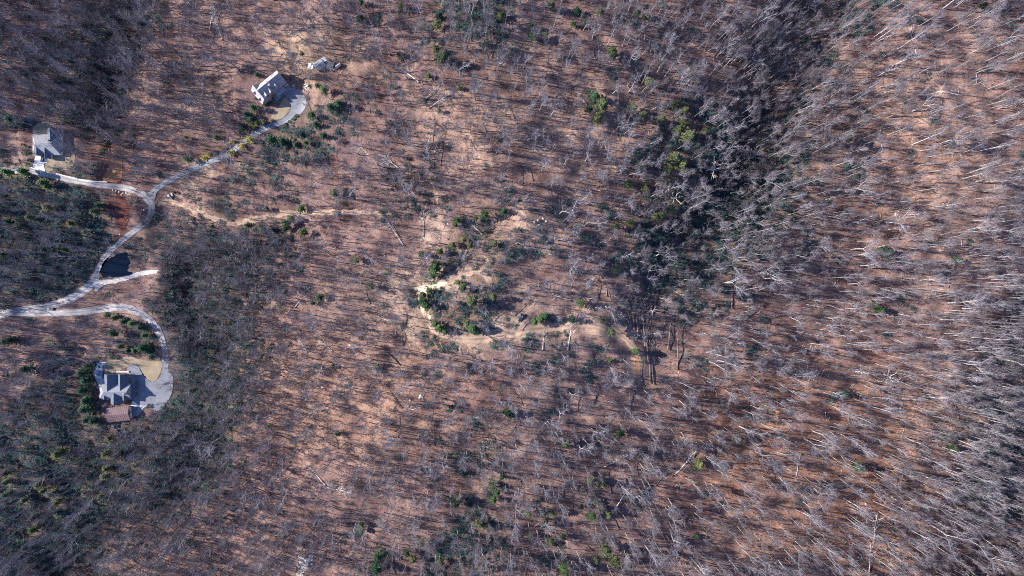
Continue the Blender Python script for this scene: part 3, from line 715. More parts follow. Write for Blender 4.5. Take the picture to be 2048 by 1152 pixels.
for k, (X, Y, rz, w_) in enumerate(((135,165,.5,'outermost in the top corner of the white patio'),(175,160,-.4,'on the top edge of the white patio'),(205,170,2,'by the lawn end of the top patio edge'),(140,205,2.6,'under the first table of the white patio'),(175,240,1.2,'in the middle of the white patio'),(160,315,.2,'low on the white patio close to the lounge deck'))):
    pchair(X, Y, rz, 'dark patio chair ' + w_)
# hot tub and planter beside the house
p = at(*pxl(205, 300), .2); mb = MB(); mb.box(-1.5,-1.7,0,1.5,1.7,.9); mb.box(-1.3,-1.5,.9,1.3,1.5,.96); o = mb.build('hot_tub', mat('tub_cover', mottled((.16,.2,.26),(.24,.29,.36),1))); o.location = p
tag(o, 'square covered hot tub on the patio north-west of the slate-gabled house', 'hot tub')

# ---------------------------------------------------------------- vehicles
def vehicle(px, py, rz, body, label, kind='suv', name='parked_car'):
    p = at(px, py, .02)
    gz = [float(at(px + 6*math.cos(rz)*s, py - 6*math.sin(rz)*s)[2]) for s in (1, -1)]
    r = empty(name, p, rz, label=label, cat='pickup truck' if kind == 'pickup' else 'car')
    r.location.z = max(float(p[2]), max(gz)) + .05
    L_ = 5.4 if kind == 'pickup' else 4.7; w = .93
    prof = {'suv': [(-2.35,.45),(-2.35,.95),(-2.25,1.1),(1.1,1.05),(2.15,.92),(2.35,.7),(2.35,.4)],
            'pickup': [(-2.7,.5),(-2.7,1.15),(-.6,1.15),(1.2,1.15),(2.55,1.05),(2.7,.85),(2.7,.45)]}[kind]
    cab = {'suv': [(-2.2,1.1),(-1.95,1.62),(-1.7,1.7),(.15,1.68),(1.0,1.06)], 'pickup': [(-.75,1.15),(-.6,1.75),(-.4,1.82),(.75,1.8),(1.4,1.15)]}[kind]
    def ext(pr, w0, w1, mb, mi=0):
        n = len(pr); vs = [(x, -w0 if k in (0, n-1) else -w1, z) for k, (x, z) in enumerate(pr)] + [(x, w0 if k in (0, n-1) else w1, z) for k, (x, z) in enumerate(pr)]
        mb.add(vs, [tuple(range(n-1, -1, -1)), tuple(range(n, 2*n))] + [(i, (i+1) % n, n+(i+1) % n, n+i) for i in range(n)], mi)
    mb = MB(); ext(prof, w, w*.98, mb); bo = mb.build('body', body, r)
    mb = MB(); ext(cab, w*.93, w*.76, mb); cb = mb.build('cabin', M['glass'], r)
    zt = max(z for _, z in cab); xs = [x for x, z in cab if z > zt - .1]
    mb = MB(); mb.box(min(xs)-.03, -w*.74, zt-.03, max(xs)+.03, w*.74, zt+.03); ro = mb.build('roof_panel', body, r)
    if kind == 'suv':
        mb = MB(); mb.box(-.75, -.38, zt+.033, .05, .38, zt+.045); mb.build('sunroof', M['glass'], ro)
        for s in (-1, 1): mb = MB(); mb.box(-1.6, s*.62-.03, zt+.033, .1, s*.62+.03, zt+.09); mb.build('roof_rail', M['trim'], ro)
    else:
        mb = MB(); mb.box(-2.6, -.78, 1.153, -.8, .78, 1.165); mb.build('truck_bed', M['dark'], r)
    for x in (-L_/2+.85, L_/2-.9):
        for s in (-1, 1):
            mb = MB(); mb.tube([(x, s*(w-.2), .36), (x, s*(w+.02), .36)], [.36, .36], 14, cap=True); wh = mb.build('wheel', M['dark'], r)
            mb = MB(); mb.tube([(x, s*(w+.022), .36), (x, s*(w+.04), .36)], [.2, .18], 10, cap=True); mb.build('rim', M['trim'], wh)
    for s in (-1, 1):
        mb = MB(); mb.box(L_/2+.003, s*.7-.18, .62, L_/2+.03, s*.7+.18, .8); mb.build('headlight', M['trim'], r)
        mb = MB(); mb.box(.85, s*(w*.98)+(-.2 if s < 0 else .0), 1.0, 1.05, s*(w*.98)+(.0 if s < 0 else .2), 1.15); mb.build('mirror', body, r)
    mb = MB(); mb.box(-L_/2-.05, -.85, .4, -L_/2-.003, .85, .6); mb.build('bumper', M['dark'], r)
M['car_black'] = mat('black_paint', color=(.02, .03, .035), rough=.18, spec=.6)
M['car_white'] = mat('white_paint', color=(.75, .76, .77), rough=.25, spec=.5)
M['car_grey'] = mat('grey_paint', color=(.16, .18, .2), rough=.25, spec=.5)
M['car_blue'] = mat('dark_blue_paint', color=(.02, .04, .09), rough=.2, spec=.5)
vehicle(1042, 635, R(250), M['car_black'], 'black car parked alone beside the forest track clearing')
vehicle(341, 393, R(25), M['car_white'], 'white pickup parked beside the start of the dirt track', 'pickup', 'parked_truck')
vehicle(87, 317, R(82), M['car_black'], 'dark car in front of the garage on the white concrete drive')
vehicle(231, 853, R(8), M['car_blue'], 'dark blue car parked just below the pink-roofed garage')
vehicle(238, 865, R(-48), M['car_black'], 'dark car half hidden by trees, lowest behind the pink-roofed garage')
vehicle(104, 618, R(178), M['car_grey'], 'small grey car on the wedge between the two gravel roads')

# ---------------------------------------------------------------- tree shapes
def rnd(a, b): return random.uniform(a, b)
def unit(v): return v / (np.linalg.norm(v) + 1e-9)
def grow(start, direc, length, up, wand, n):
    pts = [np.array(start, float)]; d = unit(np.array(direc, float))
    for i in range(n):
        d = unit(d + np.array([rnd(-wand, wand), rnd(-wand, wand), rnd(-wand, wand) + up])); pts.append(pts[-1] + d * length / n)
    return pts
def side_dir(axis, ang, az):
    axis = unit(axis); a = np.array([1., 0, 0]) if abs(axis[0]) < .7 else np.array([0, 1., 0])
    u = unit(np.cross(axis, a)); w = np.cross(axis, u)
    return unit(axis * math.cos(ang) + (u * math.cos(az) + w * math.sin(az)) * math.sin(ang))

def bare_tree(h, style, dens=1.0, spread=1.0):
    """returns (trunk MB, crown MB). trunk + main limbs, crown = branches and twigs"""
    tr, cr = MB(), MB(); limbs = []
    lean = (rnd(-.05, .05), rnd(-.05, .05), 1)
    if style == 'fork':
        hf = h * rnd(.38, .55); pts = grow((0,0,-.5), lean, hf + .5, .03, .05, 5); r0 = h * .0105
        tr.tube(pts, np.linspace(r0*1.15, r0*.78, 6), 7)
        leaders = random.choice((2, 2, 3)); az0 = rnd(0, 6.28)
        for k in range(leaders):
            d = side_dir(pts[-1]-pts[-2], R(rnd(12, 24)), az0 + k*6.28/leaders + rnd(-.4, .4)); L = (h - hf) * rnd(.82, 1.0)
            lp = grow(pts[-1], d, L, .10, .10, 6); rr = np.linspace(r0*.62, .04, 7); tr.tube(lp, rr, 5)
            limbs.append((lp, rr, 7, .12))
    else:
        pts = grow((0,0,-.5), lean, h * .93, .05, .045 if style == 'pole' else .07, 8); r0 = h * (.0070 if style == 'pole' else .0092)
        rr = np.linspace(r0*1.12, .06, 9); tr.tube(pts, rr, 7); limbs.append((pts, rr, 13 if style != 'pole' else 10, .45))
    # primary limbs
    sec = []
    for lp, rr, nl, f0 in limbs:
        n = len(lp) - 1; az = rnd(0, 6.28)
        for k in range(int(nl * (.9 + .2*random.random()))):
            f = f0 + (1 - f0) * (k + rnd(0, .8)) / nl; f = min(f, .985); i = int(f * n); t = f * n - i
            p = lp[i] * (1-t) + lp[min(i+1, n)] * t; rb = rr[i] * (1-t) + rr[min(i+1, n)] * t
            az += 2.4 + rnd(-.5, .5)
            L = h * (.31 if style == 'spread' else .20 if style == 'pole' else .26) * spread * rnd(.65, 1.15) * (1.1 - .55 * (f - f0) / (1 - f0))
            d = side_dir(lp[min(i+1, n)] - lp[i], R(rnd(24, 50)), az); q_ = grow(p, d, L, .20, .17, 5)
            r1 = min(rb * .55, L * .0175); rl = np.linspace(r1, .02, 6); tr.tube(q_, rl, 4, 1); sec.append((q_, L))
        sec.append((lp[-3:], h*.12))
    for q_, L in sec:
        n = len(q_) - 1
        for k in range(int(8 * dens)):
            f = .18 + .8 * (k + rnd(0, .9)) / (8 * dens); f = min(f, .99); i = int(f*n); t = f*n - i; p = q_[i]*(1-t) + q_[min(i+1, n)]*t
            l2 = L * rnd(.25, .5); d = side_dir(q_[min(i+1, n)] - q_[i], R(rnd(20, 50)), rnd(0, 6.28)); d[2] += .3; bp = grow(p, d, l2, .14, .18, 2)
            cr.tube(bp, [.03, .022, .014], 3, 0)
            for j in range(int(15 * dens)):
                g = rnd(.15, 1.0); ii = 0 if g < .5 else 1; tt = g*2 - ii; p2 = bp[ii]*(1-tt) + bp[ii+1]*tt
                d2 = side_dir(bp[ii+1] - bp[ii], R(rnd(12, 50)), rnd(0, 6.28)); d2[2] += .2; l3 = rnd(.7, 1.9)
                w = unit(np.cross(d2, np.array([rnd(-1,1), rnd(-1,1), rnd(-1,1)]))) * .0135
                e_ = p2 + unit(d2) * l3
                cr.add([p2 + w, p2 - w, e_], [(0, 1, 2)], 1)
    return tr, cr

PROTO = []   # (name, trunk mesh, crown mesh, trunkMB, crownMB, height)
specs = [('fork',24),('fork',28),('spread',22),('spread',25),('pole',27),('pole',23),('fork',20),('spread',19),('pole',29),('fork',30),('spread',27),('pole',25)]
for st, h in specs:
    a, b = bare_tree(h, st); PROTO.append([a, b, st, h])
for P_ in PROTO:
    P_ += [P_[0].me('trunk', [M['bark'], M['limb']], True), P_[1].me('crown', [M['limb'], M['twig']])]

def sapling():
    mb = MB(); h = rnd(3.5, 7); n = random.choice((1, 1, 2, 3))
    for s in range(n):
        pts = grow((rnd(-.3,.3), rnd(-.3,.3), -.2), (rnd(-.25,.25), rnd(-.25,.25), 1), h*rnd(.7,1), .05, .09, 4); mb.tube(pts, [.06,.05,.04,.03,.015], 3)
        for k in range(14):
            i = random.randrange(1, 4); p = pts[i] + (pts[i+1]-pts[i])*random.random(); d = side_dir(pts[i+1]-pts[i], R(rnd(30,60)), rnd(0,6.28)); q_ = grow(p, d, h*rnd(.15,.3), .15, .15, 2); mb.tube(q_, [.03,.022,.01], 3)
            for j in range(7):
                p2 = q_[1] + (q_[2]-q_[1])*rnd(-.8,1); d2 = unit(np.array([rnd(-1,1), rnd(-1,1), rnd(0,1.3)])); w = unit(np.cross(d2, np.array([rnd(-1,1), rnd(-1,1), rnd(-1,1)])))*.022
                mb.add([p2+w, p2-w, p2+d2*rnd(.4,.9)], [(0,1,2)])
    return mb

def leaf_clump(mb, c, r, n, size, flat=1.0, mi=0):
    for _ in range(n):
        v = np.array([random.gauss(0,1), random.gauss(0,1), random.gauss(0,1)]); v = v/np.linalg.norm(v) * r * random.random()**.4; v[2] *= flat
        p = c + v; a = unit(np.array([random.gauss(0,1), random.gauss(0,1), random.gauss(0,.6)])); b = unit(np.cross(a, unit(np.array([random.gauss(0,.6), random.gauss(0,.6), 1.]))))
        s = size * rnd(.6, 1.4); mb.add([p - a*s, p - b*s*.5, p + a*s, p + b*s*.5], [(0,1,2,3)], mi)

def thicket_bush():
    mb = MB(); R0 = rnd(1.6, 2.6)
    for _ in range(9):
        a = rnd(0, 6.28); r = R0 * math.sqrt(random.random()); z = rnd(.6, 2.6) * (1 - .4 * r / R0)
        leaf_clump(mb, np.array([r*math.cos(a), r*math.sin(a), z]), rnd(.6, 1.0), 42, .17, .7)
    for _ in range(6):
        a = rnd(0, 6.28); mb.tube(grow((0,0,-.2), (math.cos(a)*.8, math.sin(a)*.8, 1), 2.4, 0, .2, 3), [.06,.05,.03,.02], 3, 1)
    return mb

def conifer(kind, h):
    """small pine / hemlock seen from above; returns trunk, crown"""
    tr, cr = MB(), MB(); pts = grow((0,0,-.4), (rnd(-.04,.04), rnd(-.04,.04), 1), h+.4, .05, .03, 6); tr.tube(pts, np.linspace(h*.016, .03, 7), 6)
    n = int(h * 4.2)
    for k in range(n):
        f = (.35 if kind == 'pine' else .12) + (.97 - (.35 if kind == 'pine' else .12)) * k / n; z = f * h; i = min(int(f*6), 5); p = pts[i] + (pts[i+1]-pts[i])*(f*6-i)
        L = h * (.26 if kind == 'pine' else .24) * ((1 - f)**.65 + .06) * rnd(.55, 1.25); az = k * 2.4 + rnd(-.5, .5)
        d = np.array([math.cos(az), math.sin(az), rnd(.05, .5) if kind == 'pine' else rnd(-.2, .15)]); q_ = grow(p, d, L, .06, .1, 3); tr.tube(q_, [.05,.04,.025,.012], 3)
        m_ = 4 if kind == 'pine' else 5
        for j in range(m_):
            t = .3 + .75*j/m_; ii = min(int(t*3), 2); c = q_[ii] + (q_[ii+1]-q_[ii])*(t*3-ii); c = c + np.array([rnd(-.25,.25), rnd(-.25,.25), rnd(-.05,.2)])
            leaf_clump(cr, c, rnd(.28, .55) * (.6 + h*.045), 13, .16 + h*.006, .55)
    return tr, cr

def shrub(n=10, R0=1.5):
    st, fo = MB(), MB()
    for _ in range(5):
        a = rnd(0, 6.28); st.tube(grow((0,0,-.2), (math.cos(a)*.5, math.sin(a)*.5, 1), R0*1.3, 0, .15, 3), [.07,.05,.04,.02], 4)
    for _ in range(n):
        a = rnd(0, 6.28); r = R0*.75*math.sqrt(random.random()); z = R0*(.5 + .9*random.random()*(1-.5*r/R0)); leaf_clump(fo, np.array([r*math.cos(a), r*math.sin(a), z]), R0*rnd(.28,.42), 60, .13, .8)
    return st, fo

# open ground that must stay clear (roads, roofs, lawns, tracks)
CLEAR = [ # polyline px, clearance px
 ([(0,340),(60,343),(130,357),(200,370),(250,376),(280,386),(298,402),(303,422),(292,444),(262,467),(238,487),(215,508),(199,535),(187,562),(165,583),(130,602),(95,612),(50,619),(0,629)], 11),
 ([(300,396),(322,371),(350,355),(400,332),(440,316),(470,299),(500,275),(530,257),(555,248),(575,238),(590,205)], 8),
 ([(20,625),(110,626),(160,624),(205,618),(240,614),(270,621),(298,638),(316,660),(326,685),(331,745)], 11),
 ([(182,578),(230,562),(280,548),(325,543)], 8), ([(303,416),(348,404),(400,425),(465,447),(530,434),(600,426)], 6),
 ([(846,618),(880,668),(955,678),(1050,660),(1150,649),(1215,660),(1265,695),(1277,745),(1240,782)], 12),
 ([(828,578),(880,573),(935,548),(978,560),(978,585)], 7), ([(895,466),(862,508),(826,575)], 5), ([(1042,635),(1042,640)], 14), ([(341,393),(342,394)], 12),
 ([(104,618),(105,619)], 12), ([(1233,120),(1236,320)], 5), ([(855,340),(878,420)], 5),
]
CLEAR_E = [(100,290,52,44),(125,322,34,20),(540,180,56,46),(600,215,30,36),(562,225,34,24),(636,131,30,16),(232,530,38,32),(258,770,82,62),(240,825,44,30),(232,858,18,16),(235,420,28,56),(229,325,23,48),(275,730,62,16),(612,1130,24,26),(330,745,26,60)]
PINES = """880,113,14,o 872,100,8,o 1070,73,8,g 1062,72,7,g 1090,70,6,o 1062,50,5,g 1147,48,6,g 1170,45,5,g 1225,100,9,g 1228,112,8,g 1190,190,11,d 1200,210,14,o 1195,237,11,o 1178,218,8,g
1265,215,9,g 1288,228,10,o 1300,163,10,o 1350,210,9,o 1368,222,9,o 1365,245,9,o 1357,263,11,o 1378,268,15,o 1410,262,7,o 1325,235,9,o 1345,322,17,o 1360,330,14,o 1335,340,10,o 1282,330,8,g 1385,345,6,g
1700,275,9,g 1582,323,5,g 1616,360,7,d 1257,368,9,g 1288,375,8,o 1335,367,8,o 1343,418,11,o 1325,430,9,o 1310,430,8,o 1257,445,9,o 1233,453,9,o 1355,398,5,g 1230,540,8,o
1775,503,11,d 1916,520,6,d 1757,619,10,g 1748,607,4,d 1240,866,10,g 1133,887,10,o 1397,931,12,o 1477,880,9,o 1717,937,11,g 1655,976,5,d 1970,985,13,d 1888,873,9,o 1906,899,10,o 1690,788,8,d 1395,1074,5,d 1448,1008,3,d
1184,966,11,o 1205,967,8,o 1192,1003,7,o 1203,1015,8,o 1215,1030,8,o 1100,1028,9,o 1054,1028,9,o 1092,1050,10,o 1183,1033,11,g 1102,1082,7,o 1127,1074,7,o 1090,1091,5,g 1210,1103,13,o 1228,1120,12,o 1195,1120,8,o 1128,1138,14,g 1163,1013,5,g 1260,998,5,d 1083,1000,4,d
668,386,10,g 602,417,9,g 572,447,11,g 582,437,9,g 607,465,10,o 570,458,8,g 524,456,10,g 509,458,8,o 533,418,6,g 493,450,6,d 863,358,4,g 870,540,12,g 872,528,10,g 866,552,8,g 848,603,10,g 852,610,11,g 845,592,8,o 858,582,7,o 868,648,9,o 880,656,10,g 890,662,8,g 935,645,9,o 945,655,11,g 953,662,8,d
640,595,9,g 626,606,5,o 711,518,9,o 742,570,9,o 843,508,7,g 910,450,6,o 913,440,8,g 942,492,7,o 970,430,10,g 1005,423,8,d 988,487,7,o 905,492,7,o 880,505,7,o 925,480,6,o 950,435,6,o 925,575,9,g 915,565,6,o 948,603,13,o 985,595,8,o 1068,643,8,g 1080,638,9,g 1092,634,8,d 1162,608,9,g 1145,640,8,d 1222,665,9,o 1272,703,8,g 1202,640,6,o 1220,722,5,o
665,733,5,g 755,730,5,o 677,867,6,o 722,1052,8,g 722,1062,7,g 470,1018,7,g 957,1045,10,o 970,1050,8,o 1015,825,9,g 1022,832,6,d 718,35,8,d 720,3,7,g 800,12,8,o 875,50,10,o 877,30,8,d 1000,30,7,g 855,152,6,o 918,175,6,o 1007,28,6,g 880,222,5,o 800,110,7,d 783,172,5,d 1155,20,7,d 1100,10,9,o 1200,22,9,o 1275,25,8,g 1290,34,6,g 1655,20,7,g 1967,12,7,o 985,970,9,g 992,985,8,g 985,1000,8,g 1004,955,5,d 928,948,6,d 1060,1072,5,o 880,1125,9,g 812,1108,8,g 825,1118,8,o 757,1115,10,d 842,1088,9,o 750,1140,12,d 984,1140,8,g 915,1000,9,o 912,1010,8,o
115,910,14,o 125,900,9,o 215,908,12,o 220,875,10,o 232,915,9,o 212,935,9,o 210,955,11,o 8,948,11,o 10,965,9,g 77,970,12,o 85,980,9,o 102,985,12,o 55,950,10,o 200,997,11,o 212,1000,11,g 50,998,8,o 110,1003,11,o 67,1060,10,g 75,1053,7,g 270,930,7,o 238,953,7,o 275,930,6,o 38,950,8,g 65,1035,9,d 100,1025,9,d 8,990,9,d 95,415,10,o 90,425,9,o 15,445,12,g 190,425,11,o 140,448,9,o 195,410,8,d 60,435,9,d 85,365,11,g 95,372,9,g 48,345,13,g 15,345,12,g 20,240,15,d 35,243,12,d 10,235,12,d 40,470,9,d 5,508,8,g 130,500,8,d 170,465,9,d
225,667,11,g 120,695,8,g 12,682,11,d 22,680,8,d 215,630,7,g 228,636,8,g 245,642,8,d 262,648,9,g 277,655,8,d 288,670,8,d 282,695,12,d 270,700,10,g 295,702,10,d 305,712,9,d 241,693,8,g 255,702,7,d 50,740,12,d 164,745,11,d 168,762,11,d 163,780,11,d 170,800,11,d 168,820,12,d 184,842,9,d 172,842,9,d 176,732,8,d
375,318,9,g 433,275,7,g 418,273,5,g 373,275,4,g 505,215,8,d 492,229,8,d 500,238,8,d 513,245,6,g 480,250,9,d 512,148,5,d 540,278,12,d 566,284,11,d 593,268,8,d 612,285,6,g 622,232,10,g 648,180,10,g 630,250,8,d 675,205,9,d 645,270,7,d 660,215,9,d 590,290,7,d 635,170,5,d 348,385,4,g 395,615,0,x""".split()
PIN = np.array([[float(q_) for q_ in p_.split(',')[:3]] for p_ in PINES])
FALLEN = """1463,616,1460,548,0 1335,698,1345,620,0 1300,765,1298,660,0 1307,768,1299,690,0 1268,657,1262,590,0 1275,662,1268,598,0 1283,655,1300,580,0 1250,663,1270,600,0 1290,690,1283,605,0 1296,722,1289,640,0
1316,708,1330,640,0 1354,738,1356,640,0 1338,700,1337,632,0 1301,650,1305,570,0 1195,560,1212,503,0 1203,556,1216,508,0 1213,592,1213,528,0 1196,595,1200,545,0 1135,700,1146,640,1 1187,620,1155,585,0 1381,617,1400,585,0
1488,640,1520,600,0 852,306,868,240,1 868,308,880,272,1 881,330,883,285,0 875,310,884,276,0 847,472,848,420,1 807,490,772,438,1 801,478,778,438,0 805,690,802,640,0 803,815,768,762,0 821,820,862,808,1
676,897,650,850,0 651,970,617,930,1 591,614,621,572,1 652,973,700,985,1 740,607,728,573,0 760,634,790,648,1 831,670,800,655,1 812,646,815,598,0 795,725,760,695,0 800,730,768,698,0 615,705,600,680,1 665,702,640,680,1
885,905,868,860,0 868,888,869,838,0 992,868,960,862,0 790,862,800,825,0 1205,935,1265,905,1 1311,970,1345,925,0 1344,950,1414,888,0 1350,948,1400,892,1 1222,985,1212,930,0 1227,1022,1262,966,1 1237,1057,1210,1012,0 1144,1020,1152,972,0
1123,995,1130,962,0 1353,1116,1354,1058,1 1737,1150,1740,1085,1 1745,1085,1752,1030,1 1714,1042,1706,1000,0 1592,950,1598,915,1 1632,1020,1665,1000,0 1765,303,1757,265,1 1832,110,1818,60,1 1765,168,1770,130,0 1800,462,1790,428,1
1896,575,1898,530,0 1889,570,1892,535,0 1571,990,1540,945,0 1186,812,1191,768,0 1184,808,1200,765,0 1155,818,1158,772,0 1045,810,1020,770,0 1107,784,1106,745,0 1260,820,1259,765,0 1465,800,1460,755,0 1045,660,1065,630,0
896,478,940,440,0 965,470,935,440,1 1003,345,980,300,0 1010,352,985,305,0 1065,360,1040,320,0 1045,370,1032,335,0 1043,495,1046,470,0 1062,500,1050,470,0 1074,518,1066,480,0 1190,118,1172,68,0 1110,155,1092,120,0 1174,212,1155,185,1
1085,140,1104,158,0 1030,240,1012,205,0 990,110,975,60,0 983,115,1000,60,0 820,120,845,80,1 838,165,800,135,1 860,215,905,185,1 850,200,880,170,1 755,330,718,290,1 803,342,765,310,1 1405,1150,1380,1125,1 1085,700,1088,665,1
990,640,1015,615,0 1182,1100,1155,1065,0 1240,430,1233,400,0 1030,630,1058,598,0 700,225,703,180,0 625,230,610,195,0 420,60,430,10,1 420,90,425,50,0 445,80,430,30,1 405,190,407,150,1 740,225,728,190,0 1990,1010,1960,990,1 1640,745,1615,760,1
1255,640,1236,628,1 1140,600,1097,587,1 1275,950,1272,920,0 1297,640,1312,600,0 1306,700,1316,650,0 1262,640,1250,605,0 1160,595,1186,560,1 1134,455,1160,470,1""".split()
def is_clear(px, py, k=1.0):
    m = np.zeros(np.shape(px), bool)
    for pts, w in CLEAR: m |= seg_dist(px, py, pts)[0] < w*k
    for cx, cy, rx, ry in CLEAR_E: m |= np.hypot((px-cx)/rx, (py-cy)/ry) < (1.0 if k >= 1 else .9)
    for x_, y_, r_ in PIN: m |= np.hypot(px - x_, py - y_) < r_ * 1.05 + 3
    for f_ in FALLEN:
        a0, a1, b0, b1 = (float(v) for v in f_.split(',')[:4]); m |= seg_dist(px, py, [(a0, a1), (b0, b1)])[0] < 5.5
    return m

def patchy(px, py, s, ph):
    return .5 + .25*np.sin(px/s + 1.7*np.sin(py/s*.8 + ph)) + .25*np.sin(py/s*1.1 + 1.9*np.sin(px/s*.7 + ph*2))
def scatter(step, prob, margin=170, seed=1):
    g = np.random.default_rng(seed)
    X, Y = np.meshgrid(np.arange(-margin, 2048+margin, step), np.arange(-margin, 1152+margin, step))
    X = (X + g.uniform(-.48, .48, X.shape)*step).ravel(); Y = (Y + g.uniform(-.48, .48, Y.shape)*step).ravel()
    keep = g.random(X.shape) < prob(X, Y); return X[keep], Y[keep], g

# ---------------------------------------------------------------- instanced mass: prototypes live as islands in the same mesh, points carry which one
def mass(name, protos, mats, pts, ptype, rot, scl, kind='stuff'):
    V, F, MI, PT = [], [], [], []
    b = 0
    for k, mb in enumerate(protos):
        V.append(np.array(mb.v)); F += [tuple(i+b for i in f) for f in mb.f]; MI += mb.m; PT.append(np.full(len(mb.v), 1000+k)); b += len(mb.v)
    V.append(pts); PT.append(ptype); V = np.concatenate(V); PT = np.concatenate(PT)
    me = mesh(name, V, F, mats, MI)
    a = me.attributes.new('ptype', 'INT', 'POINT'); a.data.foreach_set('value', PT.astype(np.int32))
    rr = np.zeros((len(V), 3), np.float32); rr[b:] = rot; a = me.attributes.new('rot', 'FLOAT_VECTOR', 'POINT'); a.data.foreach_set('vector', rr.ravel())
    ss = np.ones((len(V), 3), np.float32); ss[b:] = scl; a = me.attributes.new('scl', 'FLOAT_VECTOR', 'POINT'); a.data.foreach_set('vector', ss.ravel())
    ng = bpy.data.node_groups.new(name + '_nodes', 'GeometryNodeTree')
    ng.interface.new_socket('Geometry', in_out='INPUT', socket_type='NodeSocketGeometry'); ng.interface.new_socket('Geometry', in_out='OUTPUT', socket_type='NodeSocketGeometry')
    gi = ng.nodes.new('NodeGroupInput'); go = ng.nodes.new('NodeGroupOutput'); jn = ng.nodes.new('GeometryNodeJoinGeometry'); L = ng.links.new
    def attr(nm, dt):
        n = ng.nodes.new('GeometryNodeInputNamedAttribute'); n.data_type = dt; n.inputs[0].default_value = nm; return n.outputs[0]
    pt, ro, sc_ = attr('ptype', 'INT'), attr('rot', 'FLOAT_VECTOR'), attr('scl', 'FLOAT_VECTOR')
    def eq(v):
        n = ng.nodes.new('FunctionNodeCompare'); n.data_type = 'INT'; n.operation = 'EQUAL'; L(pt, n.inputs[2]); n.inputs[3].default_value = v; return n.outputs[0]
    for k in range(len(protos)):
        sp = ng.nodes.new('GeometryNodeSeparateGeometry'); sp.domain = 'POINT'; L(gi.outputs[0], sp.inputs[0]); L(eq(1000+k), sp.inputs[1])
        ps = ng.nodes.new('GeometryNodeSeparateGeometry'); ps.domain = 'POINT'; L(gi.outputs[0], ps.inputs[0]); L(eq(k), ps.inputs[1])
        ip = ng.nodes.new('GeometryNodeInstanceOnPoints'); L(ps.outputs[0], ip.inputs['Points']); L(sp.outputs[0], ip.inputs['Instance']); L(ro, ip.inputs['Rotation']); L(sc_, ip.inputs['Scale'])
        L(ip.outputs[0], jn.inputs[0])
    L(jn.outputs[0], go.inputs[0])
    o = link(name, me); md = o.modifiers.new('scatter', 'NODES'); md.node_group = ng; o['kind'] = kind
    return o

# ---------------------------------------------------------------- landmark phrases for labels
LM = [(1042,635,'the black car'),(341,393,'the white pickup'),(100,290,'the hip-roofed house'),(540,180,'the pale-roofed house'),(643,131,'the grey outbuilding'),
      (230,530,'the pond'),(235,780,'the slate-gabled house'),(303,410,'the road junction'),(275,620,'the lower driveway bend'),(612,1130,'the pale rock slab'),(1276,745,'the clay bank'),
      (870,575,'the sandy bank'),(1768,748,'the antler-shaped dead tree'),(668,386,'the dirt track pine'),(1415,340,'the white ravine tree')]
_used = {}
ONES = 'zero one two three four five six seven eight nine ten eleven twelve thirteen fourteen fifteen sixteen seventeen eighteen nineteen'.split()
TENS = 'x x twenty thirty forty fifty sixty seventy eighty ninety'.split()
def say(n):
    if n < 20: return ONES[n]
    if n < 100: return TENS[n // 10] + ('-' + ONES[n % 10] if n % 10 else '')
    return ONES[n // 100] + '-hundred' + ('-' + say(n % 100) if n % 100 else '')
def where(px, py, bump=0):
    best = min((l for l in LM if math.hypot(l[0]-px, l[1]-py) > 9), key=lambda l: math.hypot(l[0]-px, l[1]-py))
    d = (CAMH - float(ground_z(px, py))) / FPX; dx, dy = (px-best[0])*d, (best[1]-py)*d
    dx += bump * (1 if dx > 0 else -1)
    X_, Y_ = int(round(abs(dx))), int(round(abs(dy))); a = f"{say(X_)} metres {'east' if dx > 0 else 'west'}"; b = f"{say(Y_)} {'' if X_ else 'metres '}{'north' if dy > 0 else 'south'}"
    return f"{a} and {b} of {best[2]}" if X_ and Y_ else (f"{a} of {best[2]}" if X_ else f"{b} of {best[2]}")
def lab(look, px, py):
    for k in range(9):
        l = f"{look} {where(px, py, k)}"
        if l not in _used: break
    _used[l] = 1; return l

# ---------------------------------------------------------------- bare woodland
X, Y, g = scatter(12.6, lambda x, y: np.clip(dens(x, y)/8.4, 0, 1)**1.1 * (.7 + .6*patchy(x, y, 38, 1)) * ~is_clear(x, y))
n = len(X); PW = at(X, Y)
big = g.random(n); dn = dens(X, Y)
tp = g.integers(0, len(PROTO), n)
_pole = np.array([k for k, P_ in enumerate(PROTO) if P_[2] == 'pole'])
_m = g.random(n) < np.clip((X - 1300) / 900, 0, .5) + .12; tp = np.where(_m, _pole[g.integers(0, len(_pole), n)], tp)
# right-hand slopes hold more slender poles
sc = .42 + .62 * big**1.1 + .06*(dn > 6)
print('bare trees', n)
hts = np.array([P_[3] for P_ in PROTO])[tp] * sc
rz = g.uniform(0, 6.283, n); tx = g.normal(0, .035, n); ty = g.normal(0, .035, n)
vis = (X > 15) & (X < 2033) & (Y > 15) & (Y < 1137)
score = hts * (CAMH / (CAMH - PW[:, 2])) - 2.5*np.clip(thick(X, Y), 0, 6) / 6 * 3 - dn*.5
order = np.argsort(-np.where(vis, score, -99))
